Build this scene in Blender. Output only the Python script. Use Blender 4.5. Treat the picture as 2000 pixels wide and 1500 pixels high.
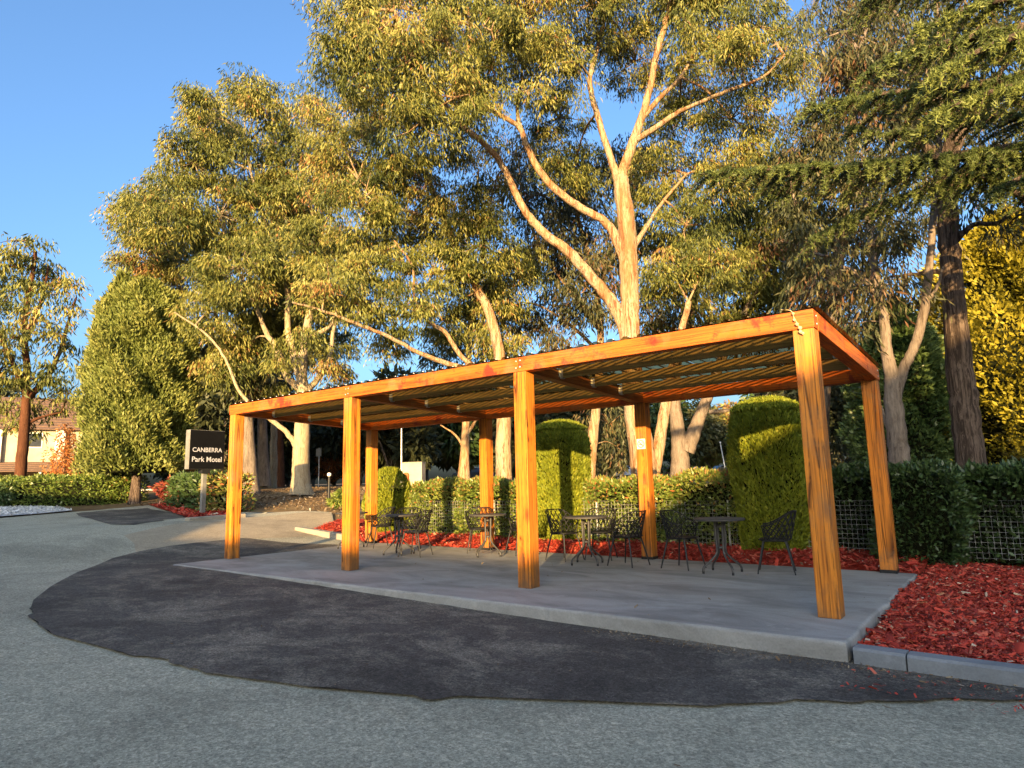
import bpy, bmesh, math
import numpy as np
from mathutils import Vector, Matrix
R_ = math.radians
rng = np.random.default_rng(7)
for o in list(bpy.data.objects):
    bpy.data.objects.remove(o)
scn = bpy.context.scene
col = scn.collection

# ------------------------------------------------------------------ camera, sky, sun, exposure
CAM = np.array([12.176, -6.748, 1.312]); F = 1280.12
YAW, PITCH, ROLL = -0.6555, 0.1485, -0.0231
_f = np.array([math.sin(YAW)*math.cos(PITCH), math.cos(YAW)*math.cos(PITCH), math.sin(PITCH)])
_r0 = np.array([math.cos(YAW), -math.sin(YAW), 0.0]); _u0 = np.cross(_r0, _f)
_r = _r0*math.cos(ROLL) + _u0*math.sin(ROLL); _u = -_r0*math.sin(ROLL) + _u0*math.cos(ROLL)
cd = bpy.data.cameras.new('camera'); cam = bpy.data.objects.new('camera', cd); col.objects.link(cam)
cd.sensor_width = 36; cd.lens = 36*F/2000; cd.clip_end = 3000; cd.clip_start = 0.05
cam.matrix_world = Matrix(((_r[0], _u[0], -_f[0], CAM[0]), (_r[1], _u[1], -_f[1], CAM[1]), (_r[2], _u[2], -_f[2], CAM[2]), (0, 0, 0, 1)))
scn.camera = cam
SUN_EL, SUN_AZ = R_(8.2), math.atan2(0.525, -1.0)          # azimuth clockwise from +Y
to_sun = Vector((math.sin(SUN_AZ)*math.cos(SUN_EL), math.cos(SUN_AZ)*math.cos(SUN_EL), math.sin(SUN_EL)))
w = bpy.data.worlds.new('World'); scn.world = w; w.use_nodes = True
nt = w.node_tree
sky = nt.nodes.new('ShaderNodeTexSky'); sky.sky_type = 'NISHITA'; sky.sun_disc = False
sky.sun_elevation = SUN_EL; sky.sun_rotation = SUN_AZ; sky.altitude = 600; sky.air_density = 1.0; sky.dust_density = 8.0; sky.ozone_density = 3.5
bg = nt.nodes['Background']; bg.inputs[1].default_value = 0.15
nt.links.new(sky.outputs[0], bg.inputs[0])
sd = bpy.data.lights.new('sun', 'SUN'); sd.energy = 4.7; sd.angle = R_(0.55); sd.color = (1.0, 0.67, 0.31)
sun = bpy.data.objects.new('sun', sd); col.objects.link(sun)
sun.rotation_euler = (-to_sun).to_track_quat('-Z', 'Y').to_euler(); sun.location = (20, -20, 20)
scn.view_settings.view_transform = 'Standard'; scn.view_settings.look = 'None'
scn.view_settings.exposure = 1.88; scn.view_settings.gamma = 1.0
scn.render.engine = 'CYCLES'
scn.cycles.max_bounces = 6; scn.cycles.transparent_max_bounces = 12; scn.cycles.diffuse_bounces = 2
scn.cycles.caustics_reflective = False; scn.cycles.caustics_refractive = False

# ------------------------------------------------------------------ authoring helpers
def ss(t):
    t = np.clip(t, 0, 1); return t*t*(3-2*t)
def gz(X, Y):
    """height of the ground"""
    X = np.asarray(X, float); Y = np.asarray(Y, float)
    return (-0.035-0.14*ss(X/11)+0.45*ss((-X-1)/6.5)+0.25*ss((-X-8)/22)+0.07*np.clip(Y-4.5, 0, 10)*ss((Y-4.5)/2)
            + 0.004*np.clip(np.hypot(X, Y)-40, 0, 300))
def ray(px, py):
    d = _f+_r*(px-1000)/F-_u*(py-750)/F
    return d/math.hypot(d[0], d[1])
def at(px, py, dist):
    return CAM+ray(px, py)*dist
def gnd(px, py):
    d = ray(px, py); t = np.arange(2, 160, 0.02); P = CAM+d*t[:, None]
    i = np.argmax(P[:, 2] <= gz(P[:, 0], P[:, 1])); return P[i]
def on_ground(p): return np.array([p[0], p[1], float(gz(p[0], p[1]))])
def tag(o, label=None, cat=None, group=None, kind=None):
    if label: o['label'] = label
    if cat: o['category'] = cat
    if group: o['group'] = group
    if kind: o['kind'] = kind
    return o
def empty(name, loc=(0, 0, 0), rz=0, label=None, cat=None, group=None):
    o = bpy.data.objects.new(name, None); col.objects.link(o); o.location = tuple(loc); o.rotation_euler = (0, 0, rz); o.empty_display_size = 0.2
    return tag(o, label, cat, group)
def link(name, me, m=None, parent=None):
    o = bpy.data.objects.new(name, me); col.objects.link(o)
    if m is not None and len(me.materials) == 0: me.materials.append(m)
    if parent is not None: o.parent = parent
    return o
def copy_tree(o, parent=None):
    c = o.copy(); col.objects.link(c); c.parent = parent
    for ch in o.children: copy_tree(ch, c)
    return c
class MB:
    """collects faces for ONE mesh"""
    def __init__(s): s.v = []; s.f = []; s.sm = []
    def add(s, v, f, smooth=False):
        n = len(s.v); s.v += [tuple(map(float, p)) for p in v]; s.f += [tuple(i+n for i in q) for q in f]; s.sm += [smooth]*len(f)
    def box(s, a, b):
        x0, y0, z0 = a; x1, y1, z1 = b
        s.add([(x0, y0, z0), (x1, y0, z0), (x1, y1, z0), (x0, y1, z0), (x0, y0, z1), (x1, y0, z1), (x1, y1, z1), (x0, y1, z1)],
              [(3, 2, 1, 0), (4, 5, 6, 7), (0, 1, 5, 4), (1, 2, 6, 5), (2, 3, 7, 6), (3, 0, 4, 7)])
    def bar(s, a, b, w_, h_):
        """rectangular bar from a to b, width w_ across, height h_ up"""
        a = np.array(a, float); b = np.array(b, float); d = (b-a)/np.linalg.norm(b-a)
        up = np.array([0, 0, 1.0]) if abs(d[2]) < .95 else np.array([0, 1.0, 0])
        x = np.cross(d, up); x /= np.linalg.norm(x); z = np.cross(x, d)
        v = [p+x*sx*w_/2+z*sz*h_/2 for p in (a, b) for sx, sz in ((-1, -1), (1, -1), (1, 1), (-1, 1))]
        s.add(v, [(0, 1, 2, 3), (7, 6, 5, 4), (0, 4, 5, 1), (1, 5, 6, 2), (2, 6, 7, 3), (3, 7, 4, 0)])
    def tube(s, pts, rad, n=6, cap=True, twist=0.0):
        pts = np.asarray(pts, float); m = len(pts); rad = np.broadcast_to(np.asarray(rad, float), (m,))
        T = np.gradient(pts, axis=0); T /= np.linalg.norm(T, axis=1)[:, None]+1e-12
        ref = np.array([0.31, 0.95, 0.05]) if abs(T[0] @ np.array([0.31, 0.95, 0.05])) < .9 else np.array([1.0, 0, 0])
        V = []; x = np.cross(T[0], ref); x /= np.linalg.norm(x)
        for i in range(m):
            x = x-T[i]*(x @ T[i]); x /= np.linalg.norm(x); y = np.cross(T[i], x)
            for k in range(n):
                a = 2*math.pi*k/n+twist*i
                V.append(pts[i]+rad[i]*(x*math.cos(a)+y*math.sin(a)))
        Fc = [(i*n+k, i*n+(k+1) % n, (i+1)*n+(k+1) % n, (i+1)*n+k) for i in range(m-1) for k in range(n)]
        s.add(V, Fc, True)
        if cap:
            s.add(V[:n], [tuple(range(n))[::-1]]); s.add(V[-n:], [tuple(range(n))])
    def lathe(s, prof, n=20, c=(0, 0, 0)):
        V = []; m = len(prof)
        for r_, z in prof:
            for k in range(n):
                a = 2*math.pi*k/n; V.append((c[0]+r_*math.cos(a), c[1]+r_*math.sin(a), c[2]+z))
        s.add(V, [(i*n+k, i*n+(k+1) % n, (i+1)*n+(k+1) % n, (i+1)*n+k) for i in range(m-1) for k in range(n)], True)
        s.add(V[:n], [tuple(range(n))[::-1]]); s.add(V[-n:], [tuple(range(n))])
    def mesh(s, name):
        me = bpy.data.meshes.new(name); me.from_pydata(s.v, [], s.f)
        me.polygons.foreach_set('use_smooth', s.sm); me.update(); return me
    def build(s, name, m=None, parent=None, bevel=0):
        o = link(name, s.mesh(name), m, parent)
        if bevel:
            b = o.modifiers.new('edge', 'BEVEL'); b.width = bevel; b.segments = 2; b.limit_method = 'ANGLE'
        return o
def smooth_path(P, k=5):
    """Catmull-Rom through the points"""
    P = np.asarray(P, float); Q = np.vstack([2*P[0]-P[1], P, 2*P[-1]-P[-2]]); out = []
    for i in range(1, len(Q)-2):
        for t in np.linspace(0, 1, k, endpoint=False):
            a, b, c, d = Q[i-1], Q[i], Q[i+1], Q[i+2]
            out.append(.5*((2*b)+(c-a)*t+(2*a-5*b+4*c-d)*t*t+(3*b-a-3*c+d)*t**3))
    out.append(P[-1]); return np.array(out)

# ------------------------------------------------------------------ materials
def new_mat(name):
    m = bpy.data.materials.new(name); m.use_nodes = True; t = m.node_tree
    return m, t, t.nodes['Principled BSDF']
def N(t, kind, **kw):
    n = t.nodes.new(kind)
    for k, v in kw.items():
        if k in n.inputs: n.inputs[k].default_value = v
        else: setattr(n, k, v)
    return n
def ramp(t, stops, src):
    r_ = N(t, 'ShaderNodeValToRGB'); e = r_.color_ramp.elements
    while len(e) < len(stops): e.new(0.5)
    for q, (p, c) in zip(e, stops): q.position = p; q.color = (*c, 1)
    t.links.new(src, r_.inputs[0]); return r_.outputs[0]
def coords(t, scale=(1, 1, 1), kind='Object', jitter=True):
    tc = N(t, 'ShaderNodeTexCoord'); mp = N(t, 'ShaderNodeMapping'); mp.inputs['Scale'].default_value = scale
    t.links.new(tc.outputs[kind], mp.inputs[0])
    if jitter:
        oi = N(t, 'ShaderNodeObjectInfo'); mu = N(t, 'ShaderNodeMath', operation='MULTIPLY'); mu.inputs[1].default_value = 37
        t.links.new(oi.outputs['Random'], mu.inputs[0]); t.links.new(mu.outputs[0], mp.inputs['Location'])
    return mp.outputs[0]
def mix(t, a, b, fac, mode='MIX'):
    n = N(t, 'ShaderNodeMix', data_type='RGBA', blend_type=mode)
    for s, v in ((n.inputs[6], a), (n.inputs[7], b), (n.inputs[0], fac)):
        if hasattr(v, 'is_linked'): t.links.new(v, s)
        elif isinstance(v, tuple): s.default_value = (*v, 1)
        else: s.default_value = v
    return n.outputs[2]
def bump(t, b, src, strength=.3, dist=.01):
    n = N(t, 'ShaderNodeBump'); n.inputs['Strength'].default_value = strength; n.inputs['Distance'].default_value = dist
    t.links.new(src, n.inputs['Height']); t.links.new(n.outputs[0], b.inputs['Normal'])
def plain(name, c, rough=.6, metal=0.0, spec=.4, var=.12, scale=6.0):
    m, t, b = new_mat(name); n = N(t, 'ShaderNodeTexNoise', Scale=scale, Detail=6.0); t.links.new(coords(t), n.inputs['Vector'])
    lo = tuple(max(0, x*(1-var*2)) for x in c); hi = tuple(min(1, x*(1+var)) for x in c)
    t.links.new(ramp(t, [(.3, lo), (.7, hi)], n.outputs['Fac']), b.inputs['Base Color'])
    b.inputs['Roughness'].default_value = rough; b.inputs['Metallic'].default_value = metal; b.inputs['Specular IOR Level'].default_value = spec
    return m
def noise(t, vec, scale, detail=8.0, rough=.6, dist=0.0):
    n = N(t, 'ShaderNodeTexNoise', Scale=scale, Detail=detail, Roughness=rough, Distortion=dist); t.links.new(vec, n.inputs['Vector']); return n.outputs['Fac']

def map_range(t, src, a, b_):
    n = N(t, 'ShaderNodeMapRange'); n.inputs[1].default_value = a; n.inputs[2].default_value = b_; t.links.new(src, n.inputs[0]); return n.outputs[0]
def timber(name, axis, light, deep, dark, crack=.5, stain=None):
    m, t, b = new_mat(name); s = [9, 9, 9]; s[axis] = .55
    v = coords(t, tuple(s)); g = noise(t, v, 1.6, 9, .65, .4)
    c = ramp(t, [(.28, deep), (.5, light), (.75, tuple(min(1, x*1.15) for x in light))], g)
    s2 = [46, 46, 46]; s2[axis] = 1.1; fine = noise(t, coords(t, tuple(s2)), 1.3, 4)
    c = mix(t, c, dark, ramp(t, [(.47, (0, 0, 0)), (.66, (.7, .7, .7))], fine))
    s3 = [15, 15, 15]; s3[axis] = .28; w_ = N(t, 'ShaderNodeTexVoronoi', feature='DISTANCE_TO_EDGE', Scale=1.0); t.links.new(coords(t, tuple(s3)), w_.inputs['Vector'])
    gate = noise(t, coords(t, (3, 3, 3)), 1.0, 3)
    cr = ramp(t, [(0.0, (1, 1, 1)), (.06, (0, 0, 0))], w_.outputs['Distance'])
    gm = mix(t, (0, 0, 0), cr, ramp(t, [(.4, (0, 0, 0)), (.5, (crack, crack, crack))], gate))
    c = mix(t, c, tuple(x*.25 for x in dark), gm)
    # knots
    sk = [3.4, 3.4, 3.4]; sk[axis] = 1.2; k = N(t, 'ShaderNodeTexVoronoi', Scale=1.0); t.links.new(coords(t, tuple(sk)), k.inputs['Vector'])
    c = mix(t, c, dark, ramp(t, [(.05, (.95, .95, .95)), (.17, (0, 0, 0))], k.outputs['Distance']))
    if stain:
        st = noise(t, coords(t, (2.2, 2.2, 2.2)), 1.0, 6, .7)
        c = mix(t, c, stain, ramp(t, [(.55, (0, 0, 0)), (.62, (.85, .85, .85))], st))
    oi = N(t, 'ShaderNodeObjectInfo'); c = mix(t, c, ramp(t, [(0, (.74, .66, .6)), (.5, (1, 1, 1)), (1, (1.0, .86, .7))], oi.outputs['Random']), .8, 'MULTIPLY')
    wt = noise(t, coords(t, (1.6, 1.6, 1.6)), 1.0, 8, .7, .4); c = mix(t, c, (.3, .17, .075), ramp(t, [(.5, (0, 0, 0)), (.72, (.6, .6, .6))], wt))
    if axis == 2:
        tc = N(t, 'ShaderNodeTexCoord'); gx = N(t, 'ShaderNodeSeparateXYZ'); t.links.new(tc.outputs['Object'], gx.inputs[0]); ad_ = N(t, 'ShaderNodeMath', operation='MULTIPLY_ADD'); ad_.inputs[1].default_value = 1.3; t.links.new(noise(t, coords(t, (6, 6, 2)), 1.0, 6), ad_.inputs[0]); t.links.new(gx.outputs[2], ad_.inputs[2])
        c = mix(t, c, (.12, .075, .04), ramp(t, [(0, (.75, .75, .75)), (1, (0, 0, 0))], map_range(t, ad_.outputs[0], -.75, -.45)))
    t.links.new(c, b.inputs['Base Color']); b.inputs['Roughness'].default_value = .62; b.inputs['Specular IOR Level'].default_value = .25
    h = mix(t, g, (0, 0, 0), gm); bump(t, b, h, .35, .012)
    return m
M = {}
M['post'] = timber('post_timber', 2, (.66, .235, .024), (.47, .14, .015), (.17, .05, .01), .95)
M['beam'] = timber('beam_timber', 0, (.6, .145, .016), (.47, .095, .011), (.2, .045, .01), .5, (.2, .025, .015))
M['beam_y'] = timber('side_beam_timber', 1, (.6, .145, .016), (.47, .095, .011), (.2, .045, .01), .5, (.2, .025, .015))
M['rafter'] = timber('rafter_timber', 1, (.34, .12, .03), (.24, .08, .02), (.1, .035, .012), .3)
M['purlin'] = timber('purlin_treated_pine', 0, (.24, .175, .06), (.18, .125, .042), (.09, .06, .022), .2)

def noise_col(t, vec, scale):
    n = N(t, 'ShaderNodeTexNoise', Scale=scale, Detail=8.0); t.links.new(vec, n.inputs['Vector']); return n.outputs['Color']
def asphalt(name, lo, hi, dust, dust_pos, speck, contrast=.7, cracks=False):
    m, t, b = new_mat(name); v = coords(t, kind='Object', jitter=False)
    big = noise(t, v, .4, 8, .65, .6); mid = noise(t, v, 2.2, 9, .75, .4); fine = noise(t, v, 60, 5, .8); grit = noise(t, v, 190, 2, .6)
    c = ramp(t, [(.32, lo), (.66, hi)], mid)
    sm = noise(t, coords(t, (.8, 1.1, 1), jitter=False), 1.1, 12, .82, .35)
    c = mix(t, c, dust, mix(t, ramp(t, [(dust_pos, (0, 0, 0)), (dust_pos+.13, (.95, .95, .95))], sm), ramp(t, [(.36, (.1, .1, .1)), (.58, (1, 1, 1))], fine), 1.0, 'MULTIPLY'))
    c = mix(t, c, tuple(x*.66 for x in lo), ramp(t, [(.36, (.7, .7, .7)), (.52, (0, 0, 0))], big))
    c = mix(t, c, ramp(t, [(.36, (.42, .42, .42)), (.5, (.95, .95, .95)), (.66, (1.0, 1.0, 1.0))], fine), contrast, 'MULTIPLY')
    c = mix(t, c, ramp(t, [(.3, (.45, .45, .45)), (.6, (1.0, 1.0, 1.0))], grit), contrast*.8, 'MULTIPLY')
    for sc_, lo_ in ((38.0, .78), (75.0, .68)):
        ag = N(t, 'ShaderNodeTexVoronoi', Scale=sc_); t.links.new(v, ag.inputs['Vector']); bw = N(t, 'ShaderNodeSeparateColor'); t.links.new(ag.outputs['Color'], bw.inputs[0])
        c = mix(t, c, ramp(t, [(0, (lo_, lo_, lo_)), (.6, (1, 1, 1)), (1, (1.25, 1.25, 1.25))], bw.outputs[0]), contrast, 'MULTIPLY')
    if cracks:
        vc = N(t, 'ShaderNodeTexVoronoi', feature='DISTANCE_TO_EDGE', Scale=.3); wv = mix(t, v, noise_col(t, v, 2.4), .22); t.links.new(wv, vc.inputs['Vector'])
        ck = mix(t, (0, 0, 0), ramp(t, [(.001, (.55, .55, .55)), (.0035, (0, 0, 0))], vc.outputs['Distance']), ramp(t, [(.54, (0, 0, 0)), (.6, (1, 1, 1))], big)); c = mix(t, c, tuple(x*.4 for x in lo), ck)
    for sc_, lim in ((30.0, .075), (9.0, .022)):
        sp = N(t, 'ShaderNodeTexVoronoi', Scale=sc_); t.links.new(v, sp.inputs['Vector'])
        c = mix(t, c, speck, ramp(t, [(lim*.7, (.8, .8, .8)), (lim, (0, 0, 0))], sp.outputs['Distance']))
    t.links.new(c, b.inputs['Base Color']); b.inputs['Roughness'].default_value = .9; b.inputs['Specular IOR Level'].default_value = .18
    bump(t, b, fine, .9, .012); return m
M['asphalt_old'] = asphalt('old_grey_asphalt', (.515, .485, .35), (.625, .58, .415), (.66, .59, .43), .56, (.8, .76, .66), .85, True)
M['asphalt_new'] = asphalt('new_black_asphalt', (.1, .088, .074), (.17, .15, .122), (.42, .365, .27), .475, (.6, .55, .45), .85)
M['tan'] = asphalt('sunlit_tan_asphalt', (.42, .35, .23), (.55, .45, .3), (.62, .52, .36), .52, (.7, .62, .45), .5)  # warm sunlit look of the asphalt put into a tan base colour
def concrete(name, lo, hi, rough=.8):
    m, t, b = new_mat(name); v = coords(t, (.6, 1.3, 1), jitter=False); a = noise(t, v, 1.3, 9, .68, .6); f_ = noise(t, coords(t, jitter=False), 60, 4)
    c = ramp(t, [(.36, lo), (.62, hi)], a); c = mix(t, c, ramp(t, [(.3, (.7, .7, .7)), (.6, (1, 1, 1))], f_), .5, 'MULTIPLY')
    st = noise(t, coords(t, (2, 2, 2), jitter=False), 1.4, 8, .7); c = mix(t, c, tuple(x*1.25 for x in hi), ramp(t, [(.58, (0, 0, 0)), (.72, (.5, .5, .5))], st))
    t.links.new(c, b.inputs['Base Color']); b.inputs['Roughness'].default_value = rough; b.inputs['Specular IOR Level'].default_value = .3
    bump(t, b, f_, .25, .005); return m
M['slab'] = concrete('slab_concrete', (.23, .22, .19), (.4, .385, .34), .75)
M['kerb'] = concrete('kerb_concrete', (.17, .18, .18), (.26, .27, .265))
M['kerb_pale'] = concrete('pale_kerb_concrete', (.27, .24, .18), (.38, .34, .26))
def dirt(name, stops, scale, bumpd=.03):
    m, t, b = new_mat(name); v = coords(t, jitter=False); a = noise(t, v, scale, 10, .7, .3); f_ = noise(t, v, 34, 6, .7)
    c = ramp(t, stops, a); c = mix(t, c, ramp(t, [(.3, (.45, .45, .45)), (.65, (1, 1, 1))], f_), .8, 'MULTIPLY')
    t.links.new(c, b.inputs['Base Color']); b.inputs['Roughness'].default_value = .95; b.inputs['Specular IOR Level'].default_value = .1
    bump(t, b, f_, .8, bumpd); return m
M['ground'] = dirt('leaf_litter_ground', [(.3, (.13, .085, .045)), (.48, (.24, .16, .08)), (.62, (.33, .235, .115)), (.78, (.2, .18, .07))], .5, .05)
M['mulch'] = dirt('red_mulch_bed', [(.3, (.24, .03, .018)), (.5, (.42, .05, .026)), (.7, (.5, .075, .036))], 3.0)
M['gravel'] = dirt('white_gravel', [(.3, (.62, .6, .56)), (.7, (.8, .78, .74))], 6.0)
def toned(name, stops, rough=.55, trans=.35, spec=.3):
    """leaf material: colour from the per-leaf tone attribute, part of the light passes through"""
    m, t, b = new_mat(name); a = N(t, 'ShaderNodeAttribute', attribute_name='tone')
    c = ramp(t, stops, a.outputs['Fac']); t.links.new(c, b.inputs['Base Color'])
    b.inputs['Roughness'].default_value = rough; b.inputs['Specular IOR Level'].default_value = spec
    if trans:
        tr = N(t, 'ShaderNodeBsdfTranslucent'); t.links.new(c, tr.inputs['Color']); mx = N(t, 'ShaderNodeMixShader'); mx.inputs[0].default_value = trans
        t.links.new(b.outputs[0], mx.inputs[1]); t.links.new(tr.outputs[0], mx.inputs[2]); t.links.new(mx.outputs[0], t.nodes['Material Output'].inputs['Surface'])
    return m
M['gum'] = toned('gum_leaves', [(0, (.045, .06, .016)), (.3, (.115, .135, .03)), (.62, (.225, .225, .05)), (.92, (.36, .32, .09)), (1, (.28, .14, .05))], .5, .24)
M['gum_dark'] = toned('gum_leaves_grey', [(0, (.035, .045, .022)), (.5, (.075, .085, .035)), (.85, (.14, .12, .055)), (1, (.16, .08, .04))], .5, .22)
M['cypress'] = toned('cypress_sprays', [(0, (.07, .095, .022)), (.5, (.16, .19, .04)), (1, (.27, .27, .07))], .6, .25)
M['thuja'] = toned('thuja_sprays', [(0, (.10, .13, .012)), (.5, (.2, .24, .018)), (1, (.34, .34, .03))], .6, .3)
M['photinia'] = toned('hedge_leaves', [(0, (.06, .1, .018)), (.45, (.14, .2, .035)), (.8, (.27, .3, .065)), (.93, (.36, .28, .08)), (1, (.42, .13, .05))], .38, .25, .45)
M['dark_hedge'] = toned('dark_hedge_leaves', [(0, (.025, .05, .014)), (.6, (.065, .11, .03)), (1, (.12, .17, .05))], .4, .2, .45)
M['gold'] = toned('golden_cypress_sprays', [(0, (.1, .1, .012)), (.5, (.26, .225, .018)), (1, (.42, .35, .035))], .6, .3)
M['cedar'] = toned('cedar_needles', [(0, (.03, .05, .016)), (.5, (.075, .105, .028)), (1, (.2, .23, .055))], .55, .2)
M['autumn'] = toned('autumn_leaves', [(0, (.3, .09, .03)), (.5, (.45, .17, .05)), (1, (.5, .3, .09))], .6, .35)
M['red_shrub'] = toned('red_shrub_leaves', [(0, (.16, .03, .025)), (.6, (.3, .06, .04)), (1, (.4, .18, .07))], .6, .3)
def bark(name, stops, streak, sp, zs=.28, scale=3.2, bmp=.5):
    m, t, b = new_mat(name); v = coords(t, (1, 1, zs)); a = noise(t, v, scale, 10, .72, 1.4); s_ = noise(t, coords(t, (9, 9, .55)), 1.5, 9, .75, .9); f_ = noise(t, coords(t, (26, 26, 4)), 1.2, 6, .7)
    c = ramp(t, stops, a); c = mix(t, c, streak, ramp(t, [(sp, (0, 0, 0)), (sp+.07, (.9, .9, .9))], s_))
    c = mix(t, c, ramp(t, [(.35, (.5, .5, .5)), (.6, (1, 1, 1))], f_), .7, 'MULTIPLY')
    t.links.new(c, b.inputs['Base Color']); b.inputs['Roughness'].default_value = .88; b.inputs['Specular IOR Level'].default_value = .12
    bump(t, b, mix(t, s_, f_, .4), bmp, .12); return m
M['bark_gum'] = bark('gum_bark', [(.3, (.22, .095, .04)), (.41, (.37, .2, .09)), (.5, (.46, .33, .19)), (.62, (.45, .37, .25)), (.75, (.27, .24, .18))], (.18, .07, .03), .51, .2, 1.9, .9)
M['bark_pale'] = bark('pale_gum_bark', [(.3, (.26, .185, .1)), (.46, (.4, .32, .2)), (.7, (.46, .39, .26))], (.24, .16, .09), .53)
M['bark_grey'] = bark('grey_gum_bark', [(.3, (.12, .095, .075)), (.5, (.22, .175, .135)), (.7, (.31, .25, .2))], (.1, .07, .05), .54)
M['bark_string'] = bark('stringy_bark', [(.3, (.14, .1, .075)), (.55, (.25, .185, .14)), (.75, (.32, .25, .2))], (.06, .042, .032), .47, .12, 5.0, 1.3)
M['bark_red'] = bark('red_brown_bark', [(.3, (.07, .028, .016)), (.6, (.13, .055, .027))], (.1, .04, .02), .55)
M['twig'] = plain('twig_wood', (.3, .19, .11), .85)
M['core'] = plain('dark_core', (.012, .014, .006), .95, var=.4, scale=30, spec=.05)  # near-black filler bodies added inside foliage to block the view through
M['steel'] = plain('charcoal_metal', (.022, .022, .022), .45, .2, .35)
M['tabletop'] = plain('grey_table_metal', (.06, .056, .05), .6, .0, .3)
M['tube'] = plain('brushed_table_leg', (.07, .066, .06), .45, .3, .4)
M['plastic'] = plain('black_plastic', (.012, .012, .012), .5, 0, .25)
M['galv'] = plain('galvanised_steel', (.62, .62, .6), .4, .6, .5)
M['wire'] = plain('galvanised_wire', (.45, .45, .42), .45, .3)
M['white'] = plain('white_paint', (.78, .76, .7), .5)
M['black'] = plain('black_sign_face', (.006, .006, .006), .6, 0, .12)
M['signgrey'] = plain('grey_sign_case', (.2, .195, .17), .55)
M['letter'] = plain('pale_grey_letters', (.5, .5, .52), .5)
M['cream'] = plain('cream_render', (.46, .4, .29), .85, scale=1.5)
M['roof_tile'] = plain('brown_roof_tiles', (.17, .105, .07), .85, scale=3)
M['glass'] = plain('dark_window_glass', (.03, .035, .04), .12, 0, .6)
M['rope'] = plain('cream_cord', (.55, .44, .22), .8)
M['rubber'] = plain('tyre_rubber', (.02, .02, .02), .8)
M['orange'] = plain('rusty_orange_paint', (.5, .16, .05), .7)
M['brickwall'] = plain('motel_render', (.45, .36, .27), .9)
m, t, b = new_mat('bronze_polycarbonate'); M['poly'] = m
tr = N(t, 'ShaderNodeBsdfTransparent'); tr.inputs[0].default_value = (.26, .21, .11, 1)
b.inputs['Base Color'].default_value = (.1, .085, .055, 1); b.inputs['Roughness'].default_value = .25
lw = N(t, 'ShaderNodeLayerWeight'); lw.inputs[0].default_value = .5; pw = N(t, 'ShaderNodeMath', operation='POWER'); pw.inputs[1].default_value = 5.0; t.links.new(lw.outputs['Facing'], pw.inputs[0])
ad = N(t, 'ShaderNodeMath', operation='ADD', use_clamp=True); ad.inputs[1].default_value = .1; t.links.new(pw.outputs[0], ad.inputs[0])
mx = N(t, 'ShaderNodeMixShader'); t.links.new(ad.outputs[0], mx.inputs[0])
t.links.new(tr.outputs[0], mx.inputs[1]); t.links.new(b.outputs[0], mx.inputs[2]); t.links.new(mx.outputs[0], t.nodes['Material Output'].inputs['Surface'])

# ------------------------------------------------------------------ ground sheets
def axis_pts(lo, hi, c0, c1, step):
    a = list(np.arange(c0, c1+1e-6, step)); g = step
    x = c1
    while x < hi: g *= 1.35; x += g; a.append(min(x, hi))
    g = step; x = c0
    while x > lo: g *= 1.35; x -= g; a.insert(0, max(x, lo))
    return np.array(a)
def ground_sheet():
    xs = axis_pts(-700, 500, -42, 28, .7); ys = axis_pts(-200, 900, -24, 24, .7)
    X, Y = np.meshgrid(xs, ys); Z = gz(X, Y)-.05; nx, ny = len(xs), len(ys)
    v = np.stack([X, Y, Z], -1).reshape(-1, 3)
    f_ = [(j*nx+i, j*nx+i+1, (j+1)*nx+i+1, (j+1)*nx+i) for j in range(ny-1) for i in range(nx-1)]
    me = bpy.data.meshes.new('ground'); me.from_pydata(v.tolist(), [], f_); me.polygons.foreach_set('use_smooth', [True]*len(f_))
    return tag(link('ground', me, M['ground']), kind='structure')
ground_sheet()
def sheet(name, poly, mat_, lift, step=.6, zfun=None, edge_drop=0.0, rough=0.0):
    """flat sheet laid on the ground, outline poly (x, y)"""
    bm = bmesh.new(); vs = [bm.verts.new((x, y, 0)) for x, y in poly]; bm.faces.new(vs)
    bmesh.ops.triangulate(bm, faces=bm.faces[:])
    P = np.array(poly)
    for ax in (0, 1):
        for c in np.arange(math.floor(P[:, ax].min()/step)*step+step*.5, P[:, ax].max(), step):
            no = (1, 0, 0) if ax == 0 else (0, 1, 0); co = (c, 0, 0) if ax == 0 else (0, c, 0)
            bmesh.ops.bisect_plane(bm, geom=bm.verts[:]+bm.edges[:]+bm.faces[:], plane_co=co, plane_no=no)
    for v in bm.verts:
        z = float(gz(v.co.x, v.co.y))+lift if zfun is None else zfun(v.co.x, v.co.y)
        if edge_drop and v.is_boundary: z -= edge_drop
        elif rough: z += rough*(math.sin(v.co.x*5.1+v.co.y*2.3)+math.sin(v.co.y*6.7-v.co.x*3.1))*.5
        v.co.z = z
    bmesh.ops.recalc_face_normals(bm, faces=bm.faces[:])
    if sum(f.normal.z for f in bm.faces) < 0: bmesh.ops.reverse_faces(bm, faces=bm.faces[:])
    for f_ in bm.faces: f_.smooth = True
    me = bpy.data.meshes.new(name); bm.to_mesh(me); bm.free()
    return tag(link(name, me, mat_), kind='structure')
def gp(*pts): return [tuple(gnd(x, y)[:2]) for x, y in pts]
def wobble(poly, amp, sub=6, seed=1):
    r2 = np.random.default_rng(seed); out = []
    for i in range(len(poly)):
        a = np.array(poly[i]); b_ = np.array(poly[(i+1) % len(poly)])
        for t_ in np.linspace(0, 1, sub, endpoint=False): out.append(tuple(a+(b_-a)*t_+r2.normal(0, amp, 2)))
    return out
back = gp((-60, 1018), (0, 1012), (140, 1000), (210, 994), (290, 987), (335, 1000), (372, 1014), (400, 1019), (475, 1009), (545, 1000), (600, 998), (648, 1000))
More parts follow.
